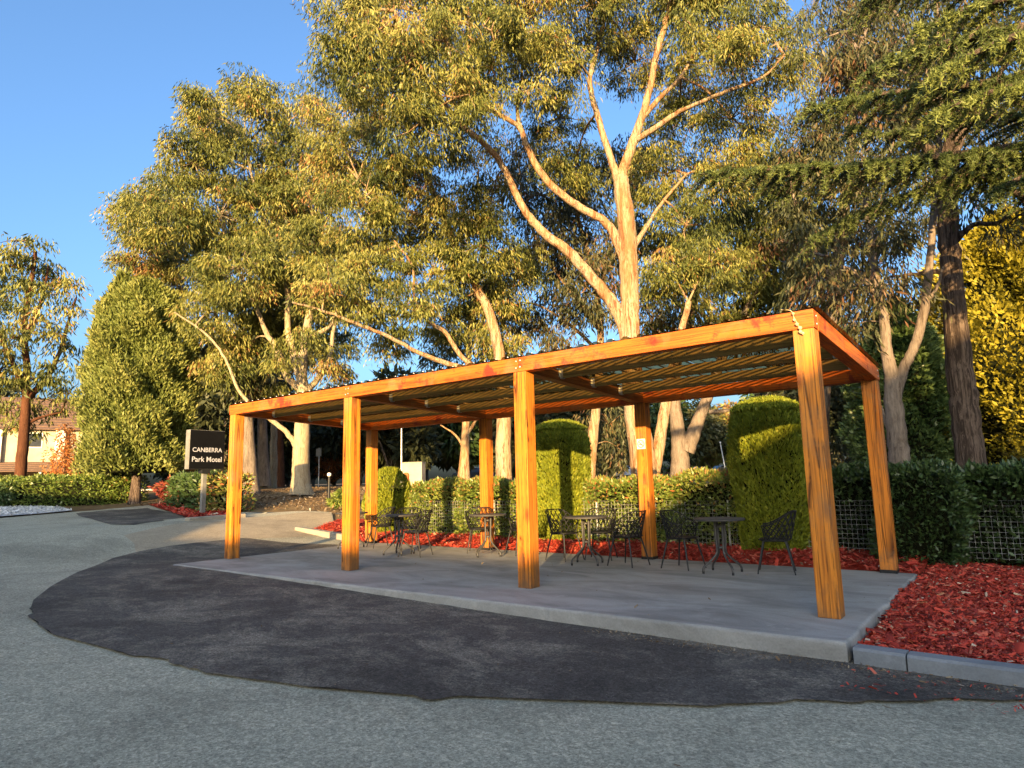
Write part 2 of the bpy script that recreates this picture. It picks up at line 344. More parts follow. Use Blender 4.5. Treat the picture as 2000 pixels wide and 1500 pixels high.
road_poly = [(-60, -20), (34, -20), (34, -.9), (10.6, -.8), (9, .6), (.5, .6), (.5, 3.9), (-2.2, 4.3)] + back[::-1] + [(-60, 3)]
sheet('road', road_poly, M['asphalt_old'], 0.0)
edge = gp((55, 1190), (75, 1226), (110, 1241), (190, 1262), (300, 1291), (380, 1311), (480, 1331), (560, 1340), (680, 1347), (780, 1361), (850, 1369), (960, 1362), (1080, 1369), (1180, 1369), (1280, 1377), (1400, 1381), (1500, 1376), (1640, 1379), (1780, 1372), (2000, 1376), (2300, 1382))
upper = gp((480, 1052), (380, 1062), (330, 1068), (275, 1078), (220, 1092), (150, 1120), (100, 1147), (65, 1175))
patch = [(16, -.86), (10.6, -.75), (9, .3), (.3, .3), (.3, 3.2)]
poly = [edge[-1]] + patch + upper
pe = []
r2 = np.random.default_rng(3)
for i in range(len(edge)-1):
    a, b_ = np.array(edge[i]), np.array(edge[i+1])
    dd_ = (b_-a)/np.linalg.norm(b_-a); nn_ = np.array([-dd_[1], dd_[0]]); ns_ = max(3, int(np.linalg.norm(b_-a)/.05))
    for t_ in np.linspace(0, 1, ns_, endpoint=False):
        q0 = a+(b_-a)*t_; u_ = q0[0]+q0[1]*.6; pe.append(tuple(q0+nn_*(r2.normal(0, .006)+.028*math.sin(u_*5.3)+.02*math.sin(u_*11.7+1)+.01*math.sin(u_*23))))
sheet('asphalt_patch', poly + pe, M['asphalt_new'], .02)
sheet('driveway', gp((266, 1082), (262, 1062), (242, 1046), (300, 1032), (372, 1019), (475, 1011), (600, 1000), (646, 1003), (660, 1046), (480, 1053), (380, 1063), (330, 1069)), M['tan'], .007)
sheet('far_asphalt_patch', wobble(gp((145, 1003), (215, 1025), (262, 1026), (330, 1015), (400, 1004), (340, 1001), (285, 993), (215, 996)), .06, 4), M['asphalt_new'], .012)
sheet('gravel_patch', gp((-60, 1016), (0, 1010), (80, 1004), (142, 998), (120, 992), (60, 989), (-60, 992)), M['gravel'], .03)

# concrete slab under the pergola
bm = bmesh.new()
r4 = np.random.default_rng(4); pts = [(x, -.95+.009*x+r4.normal(0, .006)) for x in np.arange(-.02, 10.9, .28)]+[(10.92+r4.normal(0, .012), y) for y in np.arange(-.85, 3.7, .22)]+[(-.02, 3.62)]
vs = [bm.verts.new((x, y, 0)) for x, y in pts]; fc = bm.faces.new(vs)
ex = bmesh.ops.extrude_face_region(bm, geom=[fc]); 
for g in ex['geom']:
    if isinstance(g, bmesh.types.BMVert): g.co.z = -.45
bmesh.ops.recalc_face_normals(bm, faces=bm.faces[:])
bmesh.ops.bevel(bm, geom=[e for e in bm.edges if abs(e.verts[0].co.z)+abs(e.verts[1].co.z) < .01], offset=.03, segments=3, profile=.5, affect='EDGES')
me = bpy.data.meshes.new('concrete_slab'); bm.to_mesh(me); bm.free()
tag(link('concrete_slab', me, M['slab']), kind='structure')

# mulch beds
def mz_right(x, y): return -.085+.05*ss((y+.6)/4)+.02*math.sin(x*3.3+y*1.7)
def mz_back(x, y): return float(max(-.02, gz(x, y)+.03 if x < 0 else -.02))+.1*float(ss((y-3.6)/1.6))+.02*math.sin(x*2.7+y*3.1)*float(ss((y-3.6)/.4))
sheet('mulch_bed', [(10.94, -.74), (24, -.9), (24, 8.5), (10.94, 8.5)], M['mulch'], 0, .3, lambda x, y: mz_right(x, y))
strip = [(-.4, 3.64), (10.94, 3.64), (10.94, 8.5), (-1.5, 8.5), (-3.9, 5.6), (-3.4, 4.35), (-1.6, 4.15)]
sheet('mulch_strip', strip, M['mulch'], 0, .3, mz_back)
corner = gp((292, 988), (335, 1002), (372, 1014), (450, 1010), (470, 1004), (440, 1000), (390, 990), (330, 986)); sheet('mulch_corner', corner, M['mulch'], .05)
def chips(name, n, region, zf, size, seed, mats, nf=3, poly=None):
    r3 = np.random.default_rng(seed); x0, x1, y0, y1 = region
    p = np.stack([r3.uniform(x0, x1, n), r3.uniform(y0, y1, n)], 1)
    if poly is not None:
        ins = np.zeros(n, bool); Q_ = np.array(poly)
        for i in range(len(Q_)):
            (ax, ay), (bx, by) = Q_[i], Q_[i-1]
            ins ^= ((ay > p[:, 1]) != (by > p[:, 1])) & (p[:, 0] < (bx-ax)*(p[:, 1]-ay)/(by-ay+1e-12)+ax)
        p = p[ins]; n = len(p)
    L = size*r3.lognormal(0, .45, n); W = L*r3.uniform(.25, .5, n); H = L*.13
    A = r3.uniform(0, 2*math.pi, n); tl = r3.normal(0, .35, n); rl = r3.normal(0, .35, n)
    ca, sa = np.cos(A), np.sin(A); dx = np.stack([ca*np.cos(tl), sa*np.cos(tl), np.sin(tl)], 1); dy = np.stack([-sa, ca, np.sin(rl)], 1); dz = np.cross(dx, dy)
    c = np.stack([p[:, 0], p[:, 1], np.array([zf(a, q) for a, q in p])+.012+r3.uniform(0, .02, n)], 1)
    V = []
    for sx, sy, sz in ((-1, -1, -1), (1, -.6, -1), (1, 1, -1), (-1, .7, -1), (-1, -1, 1), (1, -.6, 1), (1, 1, 1), (-1, .7, 1)):
        V.append(c+dx*(sx*L/2)[:, None]+dy*(sy*W/2)[:, None]+dz*(sz*H/2)[:, None])
    V = np.stack(V, 1).reshape(-1, 3)
    base = (np.arange(n)*8)[:, None, None]; Q = np.array([(4, 5, 6, 7), (0, 1, 5, 4), (1, 2, 6, 5), (2, 3, 7, 6), (3, 0, 4, 7)])[:nf][None]+base
    o = quads(name, V, Q.reshape(-1, 4), mats, np.repeat(r3.random(n), 8)); return o
def quads(name, V, Q, mat_, tone=None, parent=None, smooth=False):
    me = bpy.data.meshes.new(name); V = np.ascontiguousarray(V, np.float32); Q = np.ascontiguousarray(Q, np.int32)
    me.vertices.add(len(V)); me.vertices.foreach_set('co', V.ravel()); me.loops.add(Q.size); me.loops.foreach_set('vertex_index', Q.ravel())
    me.polygons.add(len(Q)); me.polygons.foreach_set('loop_start', np.arange(0, Q.size, Q.shape[1], dtype=np.int32))
    if tone is not None:
        a = me.attributes.new('tone', 'FLOAT', 'POINT'); a.data.foreach_set('value', np.ascontiguousarray(np.clip(tone, 0, 1), np.float32))
    me.update(calc_edges=True)
    if smooth: me.polygons.foreach_set('use_smooth', np.ones(len(Q), bool))
    return link(name, me, mat_, parent)
M['chip'] = toned('red_wood_chips', [(0, (.16, .02, .014)), (.35, (.42, .046, .028)), (.75, (.58, .078, .045)), (.955, (.55, .15, .085)), (.97, (.45, .3, .18)), (1, (.62, .5, .36))], .8, 0, .2)
tag(chips('mulch_chips', 36000, (10.95, 14.2, -.66, 5.0), mz_right, .036, 5, M['chip']), 'red wood chips covering the garden bed beside the slab', 'mulch', kind='stuff')
tag(chips('mulch_chips', 21000, (-3.8, 10.9, 3.66, 5.6), mz_back, .045, 6, M['chip'], 1, strip), 'red wood chips in the strip along the hedge', 'mulch', kind='stuff')
cq = np.array(corner); tag(chips('mulch_chips', 9000, (cq[:, 0].min(), cq[:, 0].max(), cq[:, 1].min(), cq[:, 1].max()), lambda a, q: float(gz(a, q))+.05, .09, 12, M['chip'], 1, corner), 'red wood chips at the foot of the motel sign', 'mulch', kind='stuff')
gq = np.array(gp((-60, 1016), (0, 1010), (80, 1004), (142, 998), (120, 992), (60, 989), (-60, 992))); M['pebble'] = toned('white_pebbles', [(0, (.5, .5, .48)), (1, (.85, .84, .8))], .9, 0, .2)
tag(chips('white_pebbles', 9000, (gq[:, 0].min(), gq[:, 0].max(), gq[:, 1].min(), gq[:, 1].max()), lambda a, q: float(gz(a, q))+.025, .06, 13, M['pebble'], 1, gq), 'white pebbles spread along the long hedge', 'pebbles', kind='stuff')
def litter(name, label, n, region, size, seed, mat_):
    zf = lambda a, q: float(gz(a, q))
    return tag(chips(name, n, region, zf, size, seed, mat_, 1), label, 'litter', kind='stuff')
M['dryleaf'] = toned('dry_leaf_litter', [(0, (.12, .075, .04)), (.6, (.24, .16, .085)), (.95, (.36, .28, .17)), (1, (.6, .55, .45))], .9, 0, .1)
litter('leaf_litter', 'dry leaves and bark scraps lying under the gum trees', 16000, (-20, -3, 6.4, 16), .06, 8, M['dryleaf'])
tag(chips('mulch_spill', 700, (11.0, 16, -1.6, -.95), lambda a, q: float(gz(a, q))+.006, .022, 15, M['chip'], 1), 'stray red mulch chips spilled along the kerb on the asphalt', 'mulch', kind='stuff')
litter('kerb_grit', 'sandy grit and crumbs along the slab corner and kerb', 2600, (8.6, 14, -1.12, -.86), .013, 16, M['dryleaf'])
tag(chips('slab_crumbs', 60, (.3, 10.8, -.8, 3.5), lambda a, q: -.002, .02, 17, M['dryleaf'], 3), 'tiny leaf and bark crumbs lying on the concrete slab', 'litter', kind='stuff')
litter('road_litter', 'tiny pale leaf scraps scattered on the asphalt', 130, (2, 14, -5.5, -1.0), .022, 9, M['dryleaf'])

# kerbs
def kerb(name, label, a, b_, w_, top, m_, cat='kerb'):
    mb = MB(); a = np.array(a); b_ = np.array(b_); d = (b_-a)/np.linalg.norm(b_-a); n_ = np.array([-d[1], d[0]])
    v = []
    tops = top if isinstance(top, tuple) else (top, top)
    for p, top in zip((a, b_), tops):
        for off, z in ((0, top-.5), (.012, top-.02), (.03, top), (w_, top), (w_, top-.5)): v.append((*(p+n_*off), z))
    mb.add(v, [(0, 1, 6, 5), (1, 2, 7, 6), (2, 3, 8, 7), (3, 4, 9, 8), (4, 3, 2, 1, 0), (5, 6, 7, 8, 9)])
    return tag(mb.build(name, m_, None), label, cat)
kr = [(10.95, -.87), (11.32, -.885), (13.2, -.93), (15.6, -.98), (18, -1.03)]
lab = ['short concrete kerb piece against the slab corner', 'concrete kerb length edging the red mulch bed', 'concrete kerb length past the frame edge by the mulch', 'last concrete kerb length of the mulch bed']
for i in range(4):
    o = kerb('kerb', lab[i], np.array(kr[i])+(.012, 0), kr[i+1], .17, -.035-.004*i, M['kerb']); o['kind'] = 'structure'
q = gp((575, 1036), (645, 1051)); o = kerb('kerb', 'pale kerb at the end of the hedge strip by the driveway', q[0], (q[1][0]+.7, q[1][1]-.08), .2, (float(gz(*q[0]))+.09, .1), M['kerb_pale']); o['kind'] = 'structure'
q = gp((372, 1018), (480, 1011)); o = kerb('kerb', 'pale kerb in front of the motel sign', q[0], q[1], .3, (float(gz(*q[0]))+.1, float(gz(*q[1]))+.12), M['kerb_pale']); o['kind'] = 'structure'

# ------------------------------------------------------------------ buildings behind the camera (they cast the long evening shade)
def gable(name, label, x0, x1, y0, y1, eave, ridge, along):
    t_ = empty(name, ((x0+x1)/2, (y0+y1)/2, 0), 0, label, 'building'); cx, cy = (x0+x1)/2, (y0+y1)/2
    a, b_ = x0-cx, x1-cx; c, d = y0-cy, y1-cy; wm = MB(); zb = -.4
    wm.box((a+.5, c+.5, zb), (b_-.5, d-.5, eave+.05)); wm.build('wall', M['brickwall'], t_)
    rm = MB()
    if along == 'x':
        rm.add([(a, c, eave), (b_, c, eave), (b_, d, eave), (a, d, eave), (a, 0, ridge), (b_, 0, ridge)], [(0, 1, 5, 4), (2, 3, 4, 5), (0, 4, 3), (1, 2, 5), (3, 2, 1, 0)])
    else:
        rm.add([(a, c, eave), (b_, c, eave), (b_, d, eave), (a, d, eave), (0, c, ridge), (0, d, ridge)], [(0, 4, 5, 3), (1, 2, 5, 4), (0, 1, 4), (2, 3, 5), (0, 3, 2, 1)])
    rm.build('roof', M['roof_tile'], t_)
    for fl in range(2 if eave > 4 else 1):
        for x in np.arange(a+1.8, b_-2, 3.4):
            wb = MB(); wb.box((x, d-.5, 1.0+fl*2.3), (x+1.5, d-.46, 2.0+fl*2.3)); wo = wb.build('window', M['glass'], t_)
            fb = MB(); 
            for q0, q1 in (((x-.06, d-.49, .94), (x+1.56, d-.43, 1.0)), ((x-.06, d-.49, 2.0), (x+1.56, d-.43, 2.06)), ((x-.06, d-.49, 1.0), (x, d-.43, 2.0)), ((x+1.5, d-.49, 1.0), (x+1.56, d-.43, 2.0))):
                fb.box((q0[0], q0[1], q0[2]+fl*2.3), (q1[0], q1[1], q1[2]+fl*2.3))
            fb.build('frame', M['white'], wo)
    return t_
gable('shade_wing', 'long low motel wing behind the viewer', 8.0, 20.4, -31, -19, 2.9, 4.42, 'x')
gable('motel_block', 'two storey motel block with steep gable behind the viewer', 20.9, 41.3, -27.5, -22.5, 4.45, 10.3, 'y')
gable('shade_wing', 'added unseen wing with taller roof that shades the driveway side', -60, 6.6, -31, -19, 3.4, 6.15, 'x')  # unseen caster added and sized to shade the driveway and long hedge

# ------------------------------------------------------------------ the pergola
L, S, D, H, HB, DROP = 3.504, .197, 3.391, 2.736, .187, .147
perg = empty('pergola', (0, 0, 0), 0, 'orange timber pergola with eight posts and corrugated roof on the slab', 'pergola')
def timber_box(name, a, b_, m_, parent, bev=.008, shear=None):
    c = [(a[i]+b_[i])/2 for i in range(3)]; mb = MB(); mb.box([a[i]-c[i] for i in range(3)], [b_[i]-c[i] for i in range(3)])
    if shear: mb.v = [(x, y, z-shear*(y+c[1])) for x, y, z in mb.v]
    o = mb.build(name, m_, parent, bev); o.location = c; return o
SL = DROP/(D+S)
for i in range(4):
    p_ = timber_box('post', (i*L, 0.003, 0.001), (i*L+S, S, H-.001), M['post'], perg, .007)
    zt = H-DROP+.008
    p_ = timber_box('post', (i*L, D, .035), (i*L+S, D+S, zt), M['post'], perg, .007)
    sh = MB(); sh.box((i*L-.004, D-.004, 0), (i*L+S+.004, D+S+.004, .045)); s_ = sh.build('post_shoe', M['steel'], perg, .003)
X1 = 3*L+S
JX = [-.012, L+S*.45, 2*L+S*.45, X1+.012]
for i in range(3):
    timber_box('front_beam', (JX[i]+.0015, -.006, H), (JX[i+1]-.0015, .15, H+HB), M['beam'], perg, .006)
    timber_box('back_beam', (JX[i]+.0015, D+.02, H-DROP+.006), (JX[i+1]-.0015, D+S+.006, H-DROP+HB), M['beam'], perg, .006)
for xa, xb, m_ in ((-.012, .14, 'beam_y'), (X1-.14, X1+.014, 'beam_y')):
    timber_box('side_beam', (xa, .1515, H), (xb, D+.018, H+HB-.002), M[m_], perg, .005, SL)
for i in (1, 2):
    timber_box('rafter', (i*L+.02, .1515, H+.0), (i*L+.17, D+.018, H+HB-.03), M['rafter'], perg, .005, SL)
PY = [.86, 1.72, 2.58]
bays = [(.142, L+.018), (L+.172, 2*L+.018), (2*L+.172, X1-.142)]
for (xa, xb) in bays:
    for y in PY:
        z = H+HB-SL*y-.006
        timber_box('purlin', (xa, y, z-.145), (xb, y+.045, z), M['purlin'], perg, .003)
# joist hangers: galvanised U brackets
def hanger(x, sgn, y):
    mb = MB(); z = H+HB-SL*y-.006
    mb.box((x, y-.004, z-.15), (x+sgn*.05, y, z-.02)); mb.box((x, y+.045, z-.15), (x+sgn*.05, y+.049, z-.02)); mb.box((x, y-.004, z-.154), (x+sgn*.05, y+.049, z-.15))
    mb.box((x, y-.034, z-.13), (x+sgn*.004, y-.004, z-.03)); mb.build('joist_hanger', M['galv'], perg)
for (xa, xb) in bays:
    for y in PY: hanger(xa, 1, y); hanger(xb, -1, y)
# corrugated sheets, lying on beams and purlins, with fixing screws
PITCH_R = .2; prof = [(0, 0), (.05, 0), (.075, .03), (.125, .03), (.15, 0), (.2, 0)]
x = -.03; k = 0
def roof_z(y): return H+HB-SL*y+.004
while x < X1-.1:
    n = min(4, int((X1+.03-x)/PITCH_R+.5))
    mb = MB(); xs = []; zs = []
    for j in range(n):
        for q_ in (prof if j == n-1 else prof[:-1]): xs.append(x+j*PITCH_R+q_[0]); zs.append(q_[1])
    lift = .0025*(k % 2); ys = [-.015, .6, 1.3, 2.0, 2.7, D+S+.09]
    V = [(a, y, roof_z(y)+b_+lift+.002) for y in ys for a, b_ in zip(xs, zs)]; nn = len(xs)
    mb.add(V, [(i*nn+j, i*nn+j+1, (i+1)*nn+j+1, (i+1)*nn+j) for i in range(len(ys)-1) for j in range(nn-1)])
    mb.build('roof_sheet', M['poly'], perg)
    x += n*PITCH_R-.0; k += 1
sc = MB(); sc.lathe([(.014, 0), (.014, .004), (.008, .012), (.003, .016)], 8); scm = sc.mesh('roof_screw'); scm.materials.append(M['white'])
xx = np.arange(-.03+.1, X1, PITCH_R)
for a in xx:
    for y in (.07,):
        o = link('roof_screw', scm, None, perg); o.location = (a, y, roof_z(y)+.034)
for a in xx[::2]:
    for y in (D+.1,):
        o = link('roof_screw', scm, None, perg); o.location = (a, y, roof_z(y)+.034)
# nail plates and bolts on the beams at the joints
bt = MB(); bt.lathe([(.012, 0), (.012, .004), (.006, .006)], 8); btm = bt.mesh('bolt'); btm.materials.append(M['galv'])
for i in (1, 2):
    for dx, dz in ((-.035, .05), (-.03, .14), (.03, .06), (.035, .145)):
        o = link('bolt', btm, None, perg); o.location = (JX[i]+dx, -.006, H+dz); o.rotation_euler = (math.pi/2, 0, 0)
for y in (.08, D+.06):
    for dz in (.05, .13):
        o = link('bolt', btm, None, perg); o.location = (X1+.014, y, H-SL*y+dz); o.rotation_euler = (0, math.pi/2, 0)

# cream cord with knots hanging over the front beam
mb = MB(); c0 = np.array([3*L+.03, 0, 0])
pp = smooth_path([(3*L-.1, .04, H+HB+.05), (3*L+.005, -.015, H+HB+.01), (3*L+.03, -.02, H+.12), (3*L+.06, -.02, H+.05), (3*L+.085, -.014, H-.03), (3*L+.10, -.012, H-.06)], 6)
mb.tube(pp, .005, 6)
for i_, rr in ((9, .015), (14, .016), (18, .02), (21, .021), (24, .02), (27, .016)):
    if i_ < len(pp): mb.lathe([(.003, -rr), (rr*.8, -rr*.5), (rr, 0), (rr*.8, rr*.5), (.003, rr)], 7, pp[i_]+np.array([.006*((i_ % 2)*2-1), -.01, 0]))
tag(mb.build('light_cord', M['rope']), 'cream cord with small bulbs hanging over the front beam corner', 'cord')

# no smoking plate on the back post
ns = empty('no_smoking_sign', (2*L+.055+.028, D-.004, 2.02-.1), 0, 'small white no smoking plate fixed to a back post', 'sign')
mb = MB(); mb.box((-.078, -.003, -.085), (.078, .001, .085)); mb.build('plate', M['white'], ns)
def ring(mb, r0, r1, y, n=28, a0=0, a1=2*math.pi, cx=0, cz=0):
    V = []
    for k_ in range(n+1):
        a = a0+(a1-a0)*k_/n
        for rr in (r0, r1): V += [(cx+rr*math.cos(a), y, cz+rr*math.sin(a))]
    mb.add(V, [(2*k_, 2*k_+1, 2*k_+3, 2*k_+2) for k_ in range(n)])
mb = MB(); ring(mb, .052, .064, -.006); a = math.radians(135); mb.bar((.055*math.cos(a), -.006, .055*math.sin(a)), (-.055*math.cos(a), -.006, -.055*math.sin(a)), .001, .011); mb.build('ban_ring', M['black'], ns)
mb = MB(); mb.box((-.04, -.0055, -.012), (.018, -.0045, .0)); mb.box((.022, -.0055, -.012), (.028, -.0045, .0)); ring(mb, .012, .016, -.005, 8, 0, 2.6, .018, .015); ring(mb, .022, .026, -.005, 8, -.4, 1.6, .012, .01); mb.build('cigarette', M['black'], ns)
ns.location = (2*L+.098, D-.002, 1.9)

# ------------------------------------------------------------------ cafe tables and chairs
def make_table():
    t_ = empty('cafe_table'); tb = MB(); tb.lathe([(.30, .712), (.335, .715), (.345, .724), (.345, .738), (.338, .745), (.2, .746), (.01, .746)], 32); tb.build('table_top', M['tabletop'], t_)
    for k_ in range(4):
        a = math.pi/4+k_*math.pi/2; c, s_ = math.cos(a), math.sin(a)
        P = [(c*.075, s_*.075, .712), (c*.07, s_*.07, .55), (c*.065, s_*.065, .32), (c*.085, s_*.085, .25), (c*.17, s_*.17, .17), (c*.255, s_*.255, .105), (c*.285, s_*.285, .06), (c*.288, s_*.288, .012)]
        lg = MB(); lg.tube(smooth_path(P, 4), .0155, 8); lo = lg.build('leg', M['tube'], t_)
        ft = MB(); ft.lathe([(.016, 0), (.017, .03), (.014, .034)], 8, (c*.288, s_*.288, .001)); ft.build('foot_cap', M['plastic'], lo)
    for z in (.62, .33):
        rg = MB(); rg.lathe([(.052, z), (.06, z), (.06, z+.03), (.052, z+.03)], 14); rg.build('collar', M['tube'], t_)
    mb_ = MB(); mb_.lathe([(.1, .7), (.1, .711)], 16); mb_.build('mount_plate', M['tube'], t_)
    return t_
def shell(u, v):
    """open lattice shell of the chair: u -1..1 round from one arm front over the back to the other, v 0 seat edge .. 1 rim"""
    a = u*math.radians(128); k_ = ss((abs(a)-.55)/1.5)
    rx, ry = .215+.055*v, .205+.05*v
    x_ = math.sin(a)*rx; y_ = -math.cos(a)*ry - .04*v*(1-k_)
    top = .83*(1-k_)+.645*k_
    z_ = .455+(top-.455)*v
    return np.array([x_, y_, z_])
def make_chair():
    t_ = empty('lattice_chair')
    st = MB(); n = 24; V = [(0, .01, .437)]
    for rr, dz in ((.45, .437), (.8, .442), (1.0, .457)):
        for k_ in range(n):
            a = 2*math.pi*k_/n; e = 1/max(abs(math.cos(a))**4+abs(math.sin(a))**4, 1e-9)**.25; V.append((.205*rr*e*math.cos(a), .2*rr*e*math.sin(a)+.01, dz))
    top = len(V); V += [(x_, y_, z_-.014) for x_, y_, z_ in V]
    Fc = [(0, 1+k_, 1+(k_+1) % n) for k_ in range(n)]+[(1+r_*n+k_, 1+(r_+1)*n+k_, 1+(r_+1)*n+(k_+1) % n, 1+r_*n+(k_+1) % n) for r_ in range(2) for k_ in range(n)]
    Fb = [tuple(i+top for i in f_)[::-1] for f_ in Fc]; rim = [(1+2*n+k_, top+1+2*n+k_, top+1+2*n+(k_+1) % n, 1+2*n+(k_+1) % n) for k_ in range(n)]
    st.add(V, Fc+Fb+rim, True); st.build('seat', M['plastic'], t_)
    lt = MB(); m_ = 13
    for k_ in range(-4, m_+1):
        for sg in (1, -1):
            P = []
            for v in np.linspace(0, 1, 7):
                u = (-1+2*(k_+.5)/m_ + .36*v)*sg
                if -1 <= u <= 1: P.append(shell(u, v))
            if len(P) > 1: lt.tube(P, .0078, 4, False)
    for v, sg in ((.5, 1),): lt.tube([shell(u, v) for u in np.linspace(-1, 1, 25)], .0045, 4, False)
    lt.build('lattice_back', M['plastic'], t_)
    rm = MB(); P = [shell(-1, v) for v in np.linspace(0, 1, 5)]+[shell(u, 1) for u in np.linspace(-1, 1, 31)][1:-1]+[shell(1, v) for v in np.linspace(1, 0, 5)]
    rm.tube(P, .009, 6); rm.build('rim', M['plastic'], t_)
    for sx in (-1, 1):
        for sy in (-1, 1):
            lg = MB(); lg.tube([(sx*.15, sy*.14+.01, .44), (sx*.185, sy*.185+.01, .24), (sx*.225, sy*.235+.01, .002)], [.014, .0125, .0095], 8); lg.build('leg', M['steel'], t_)
    fr = MB(); fr.bar((-.15, -.13, .43), (.15, .15, .43), .02, .012); fr.bar((-.15, .15, .425), (.15, -.13, .425), .02, .012); fr.build('under_frame', M['steel'], t_)
    return t_
tables = [((2.6, 2.05), .2, 'round cafe table just past the second front post'), ((4.36, 2.6), .75, 'round cafe table between the second and third front posts'),
          ((6.55, 2.42), .35, 'round cafe table beside the post with the no smoking plate'), ((8.72, 2.45), .05, 'round cafe table in the shade by the tall clipped conifer'), ((.62, 2.5), .5, 'round cafe table mostly hidden behind the second front post')]
proto = make_table()
for i, ((x_, y_), rz, lb) in enumerate(tables):
    o = proto if i == 0 else copy_tree(proto)
    o.location = (x_, y_, 0); o.rotation_euler = (0, 0, rz); tag(o, lb, 'table', 'round cafe tables under the pergola')
chairs = [(1.12, 2.9, 0, 'chair facing the hidden table behind the second front post'), (2.15, 2.72, 1, 'black lattice chair on the hedge side of the first table'), (3.12, 2.0, 2, 'black lattice chair on the road side of the first table, back to the hedge gap'),
          (3.78, 3.05, 3, 'black lattice chair before a back post at the second table'), (4.75, 3.1, 4, 'black lattice chair half hidden by the third front post'),
          (5.92, 2.72, 5, 'black lattice chair just beyond the third front post at the third table'), (6.4, 3.12, 6, 'black lattice chair between the third table and the hedge'), (7.22, 2.55, 7, 'black lattice chair in front of the no smoking post'),
          (8.05, 2.65, 8, 'shaded black lattice chair on the near-post side of the fourth table, facing the conifer'), (9.36, 2.8, 9, 'shaded black lattice chair before the tall clipped conifer')]
tc = [4, 0, 0, 1, 1, 2, 2, 2, 3, 3]; yawj = [.5, .1, .35, -.3, .2, .25, .1, -.35, .1, -.25]
cp_ = make_chair()
for (x_, y_, i, lb) in chairs:
    o = cp_ if i == 0 else copy_tree(cp_); tx, ty = tables[tc[i]][0]
    o.location = (x_, y_, 0); o.rotation_euler = (0, 0, math.atan2(ty-y_, tx-x_)-math.pi/2+yawj[i]); tag(o, lb if lb.startswith(('black', 'shaded')) else 'black lattice '+lb, 'chair', 'lattice chairs under the pergola')

# ------------------------------------------------------------------ foliage
def unit(a): return a/(np.linalg.norm(a, axis=1)[:, None]+1e-9)
def leaves(name, P, Dv, Ln, Wd, tone, mat_, parent=None, r3=rng, bend=.12, tri=False):
    n = len(P); Dv = unit(Dv); sd_ = unit(np.cross(Dv, unit(r3.normal(size=(n, 3))))); nm = np.cross(Dv, sd_)
    Ln = np.broadcast_to(Ln, (n,))[:, None]; Wd = np.broadcast_to(Wd, (n,))[:, None]
    mid = P+Dv*Ln*.45+nm*Ln*bend*.5
    if tri:
        V = np.stack([P-sd_*Wd/2, P+sd_*Wd/2, P+Dv*Ln], 1).reshape(-1, 3)
        return quads(name, V, np.arange(3*n).reshape(-1, 3), mat_, np.repeat(tone, 3), parent)
    V = np.stack([P, mid+sd_*Wd/2, P+Dv*Ln, mid-sd_*Wd/2], 1).reshape(-1, 3)
    return quads(name, V, np.arange(4*n).reshape(-1, 4), mat_, np.repeat(tone, 4), parent)
def shell_points(r3, c, rad, n, lo=.5):
    q = unit(r3.normal(size=(n, 3))); k_ = r3.uniform(lo**3, 1, n)**(1/3); return np.asarray(c)+q*k_[:, None]*np.asarray(rad)
def gum_leaves(r3, centers, radii, per, size, wd, tone_c, tj=.16):
    """drooping leaf sprays: a shallow dome of hanging leaves for every clump"""
    m_ = len(centers); idx = np.repeat(np.arange(m_), per); n = len(idx); Rr = radii[idx]
    a = r3.uniform(0, 2*math.pi, n); q = np.sqrt(r3.random(n)); lx = np.cos(a)*q; ly = np.sin(a)*q
    z = .5*(1-q*q)-r3.random(n)**1.5*.95
    P = centers[idx]+np.stack([lx, ly, z], 1)*Rr[:, None]
    Dv = np.stack([lx*.45, ly*.45, np.full(n, -.85)], 1)+r3.normal(0, .3, (n, 3))
    Ln = size*r3.uniform(.7, 1.3, n); tone = tone_c[idx]+r3.normal(0, tj, n)
    return P, Dv, Ln, wd*r3.uniform(.7, 1.3, n), tone
def nearest(pts, c):
    d = ((pts-c)**2).sum(1); return pts[np.argmin(d)]
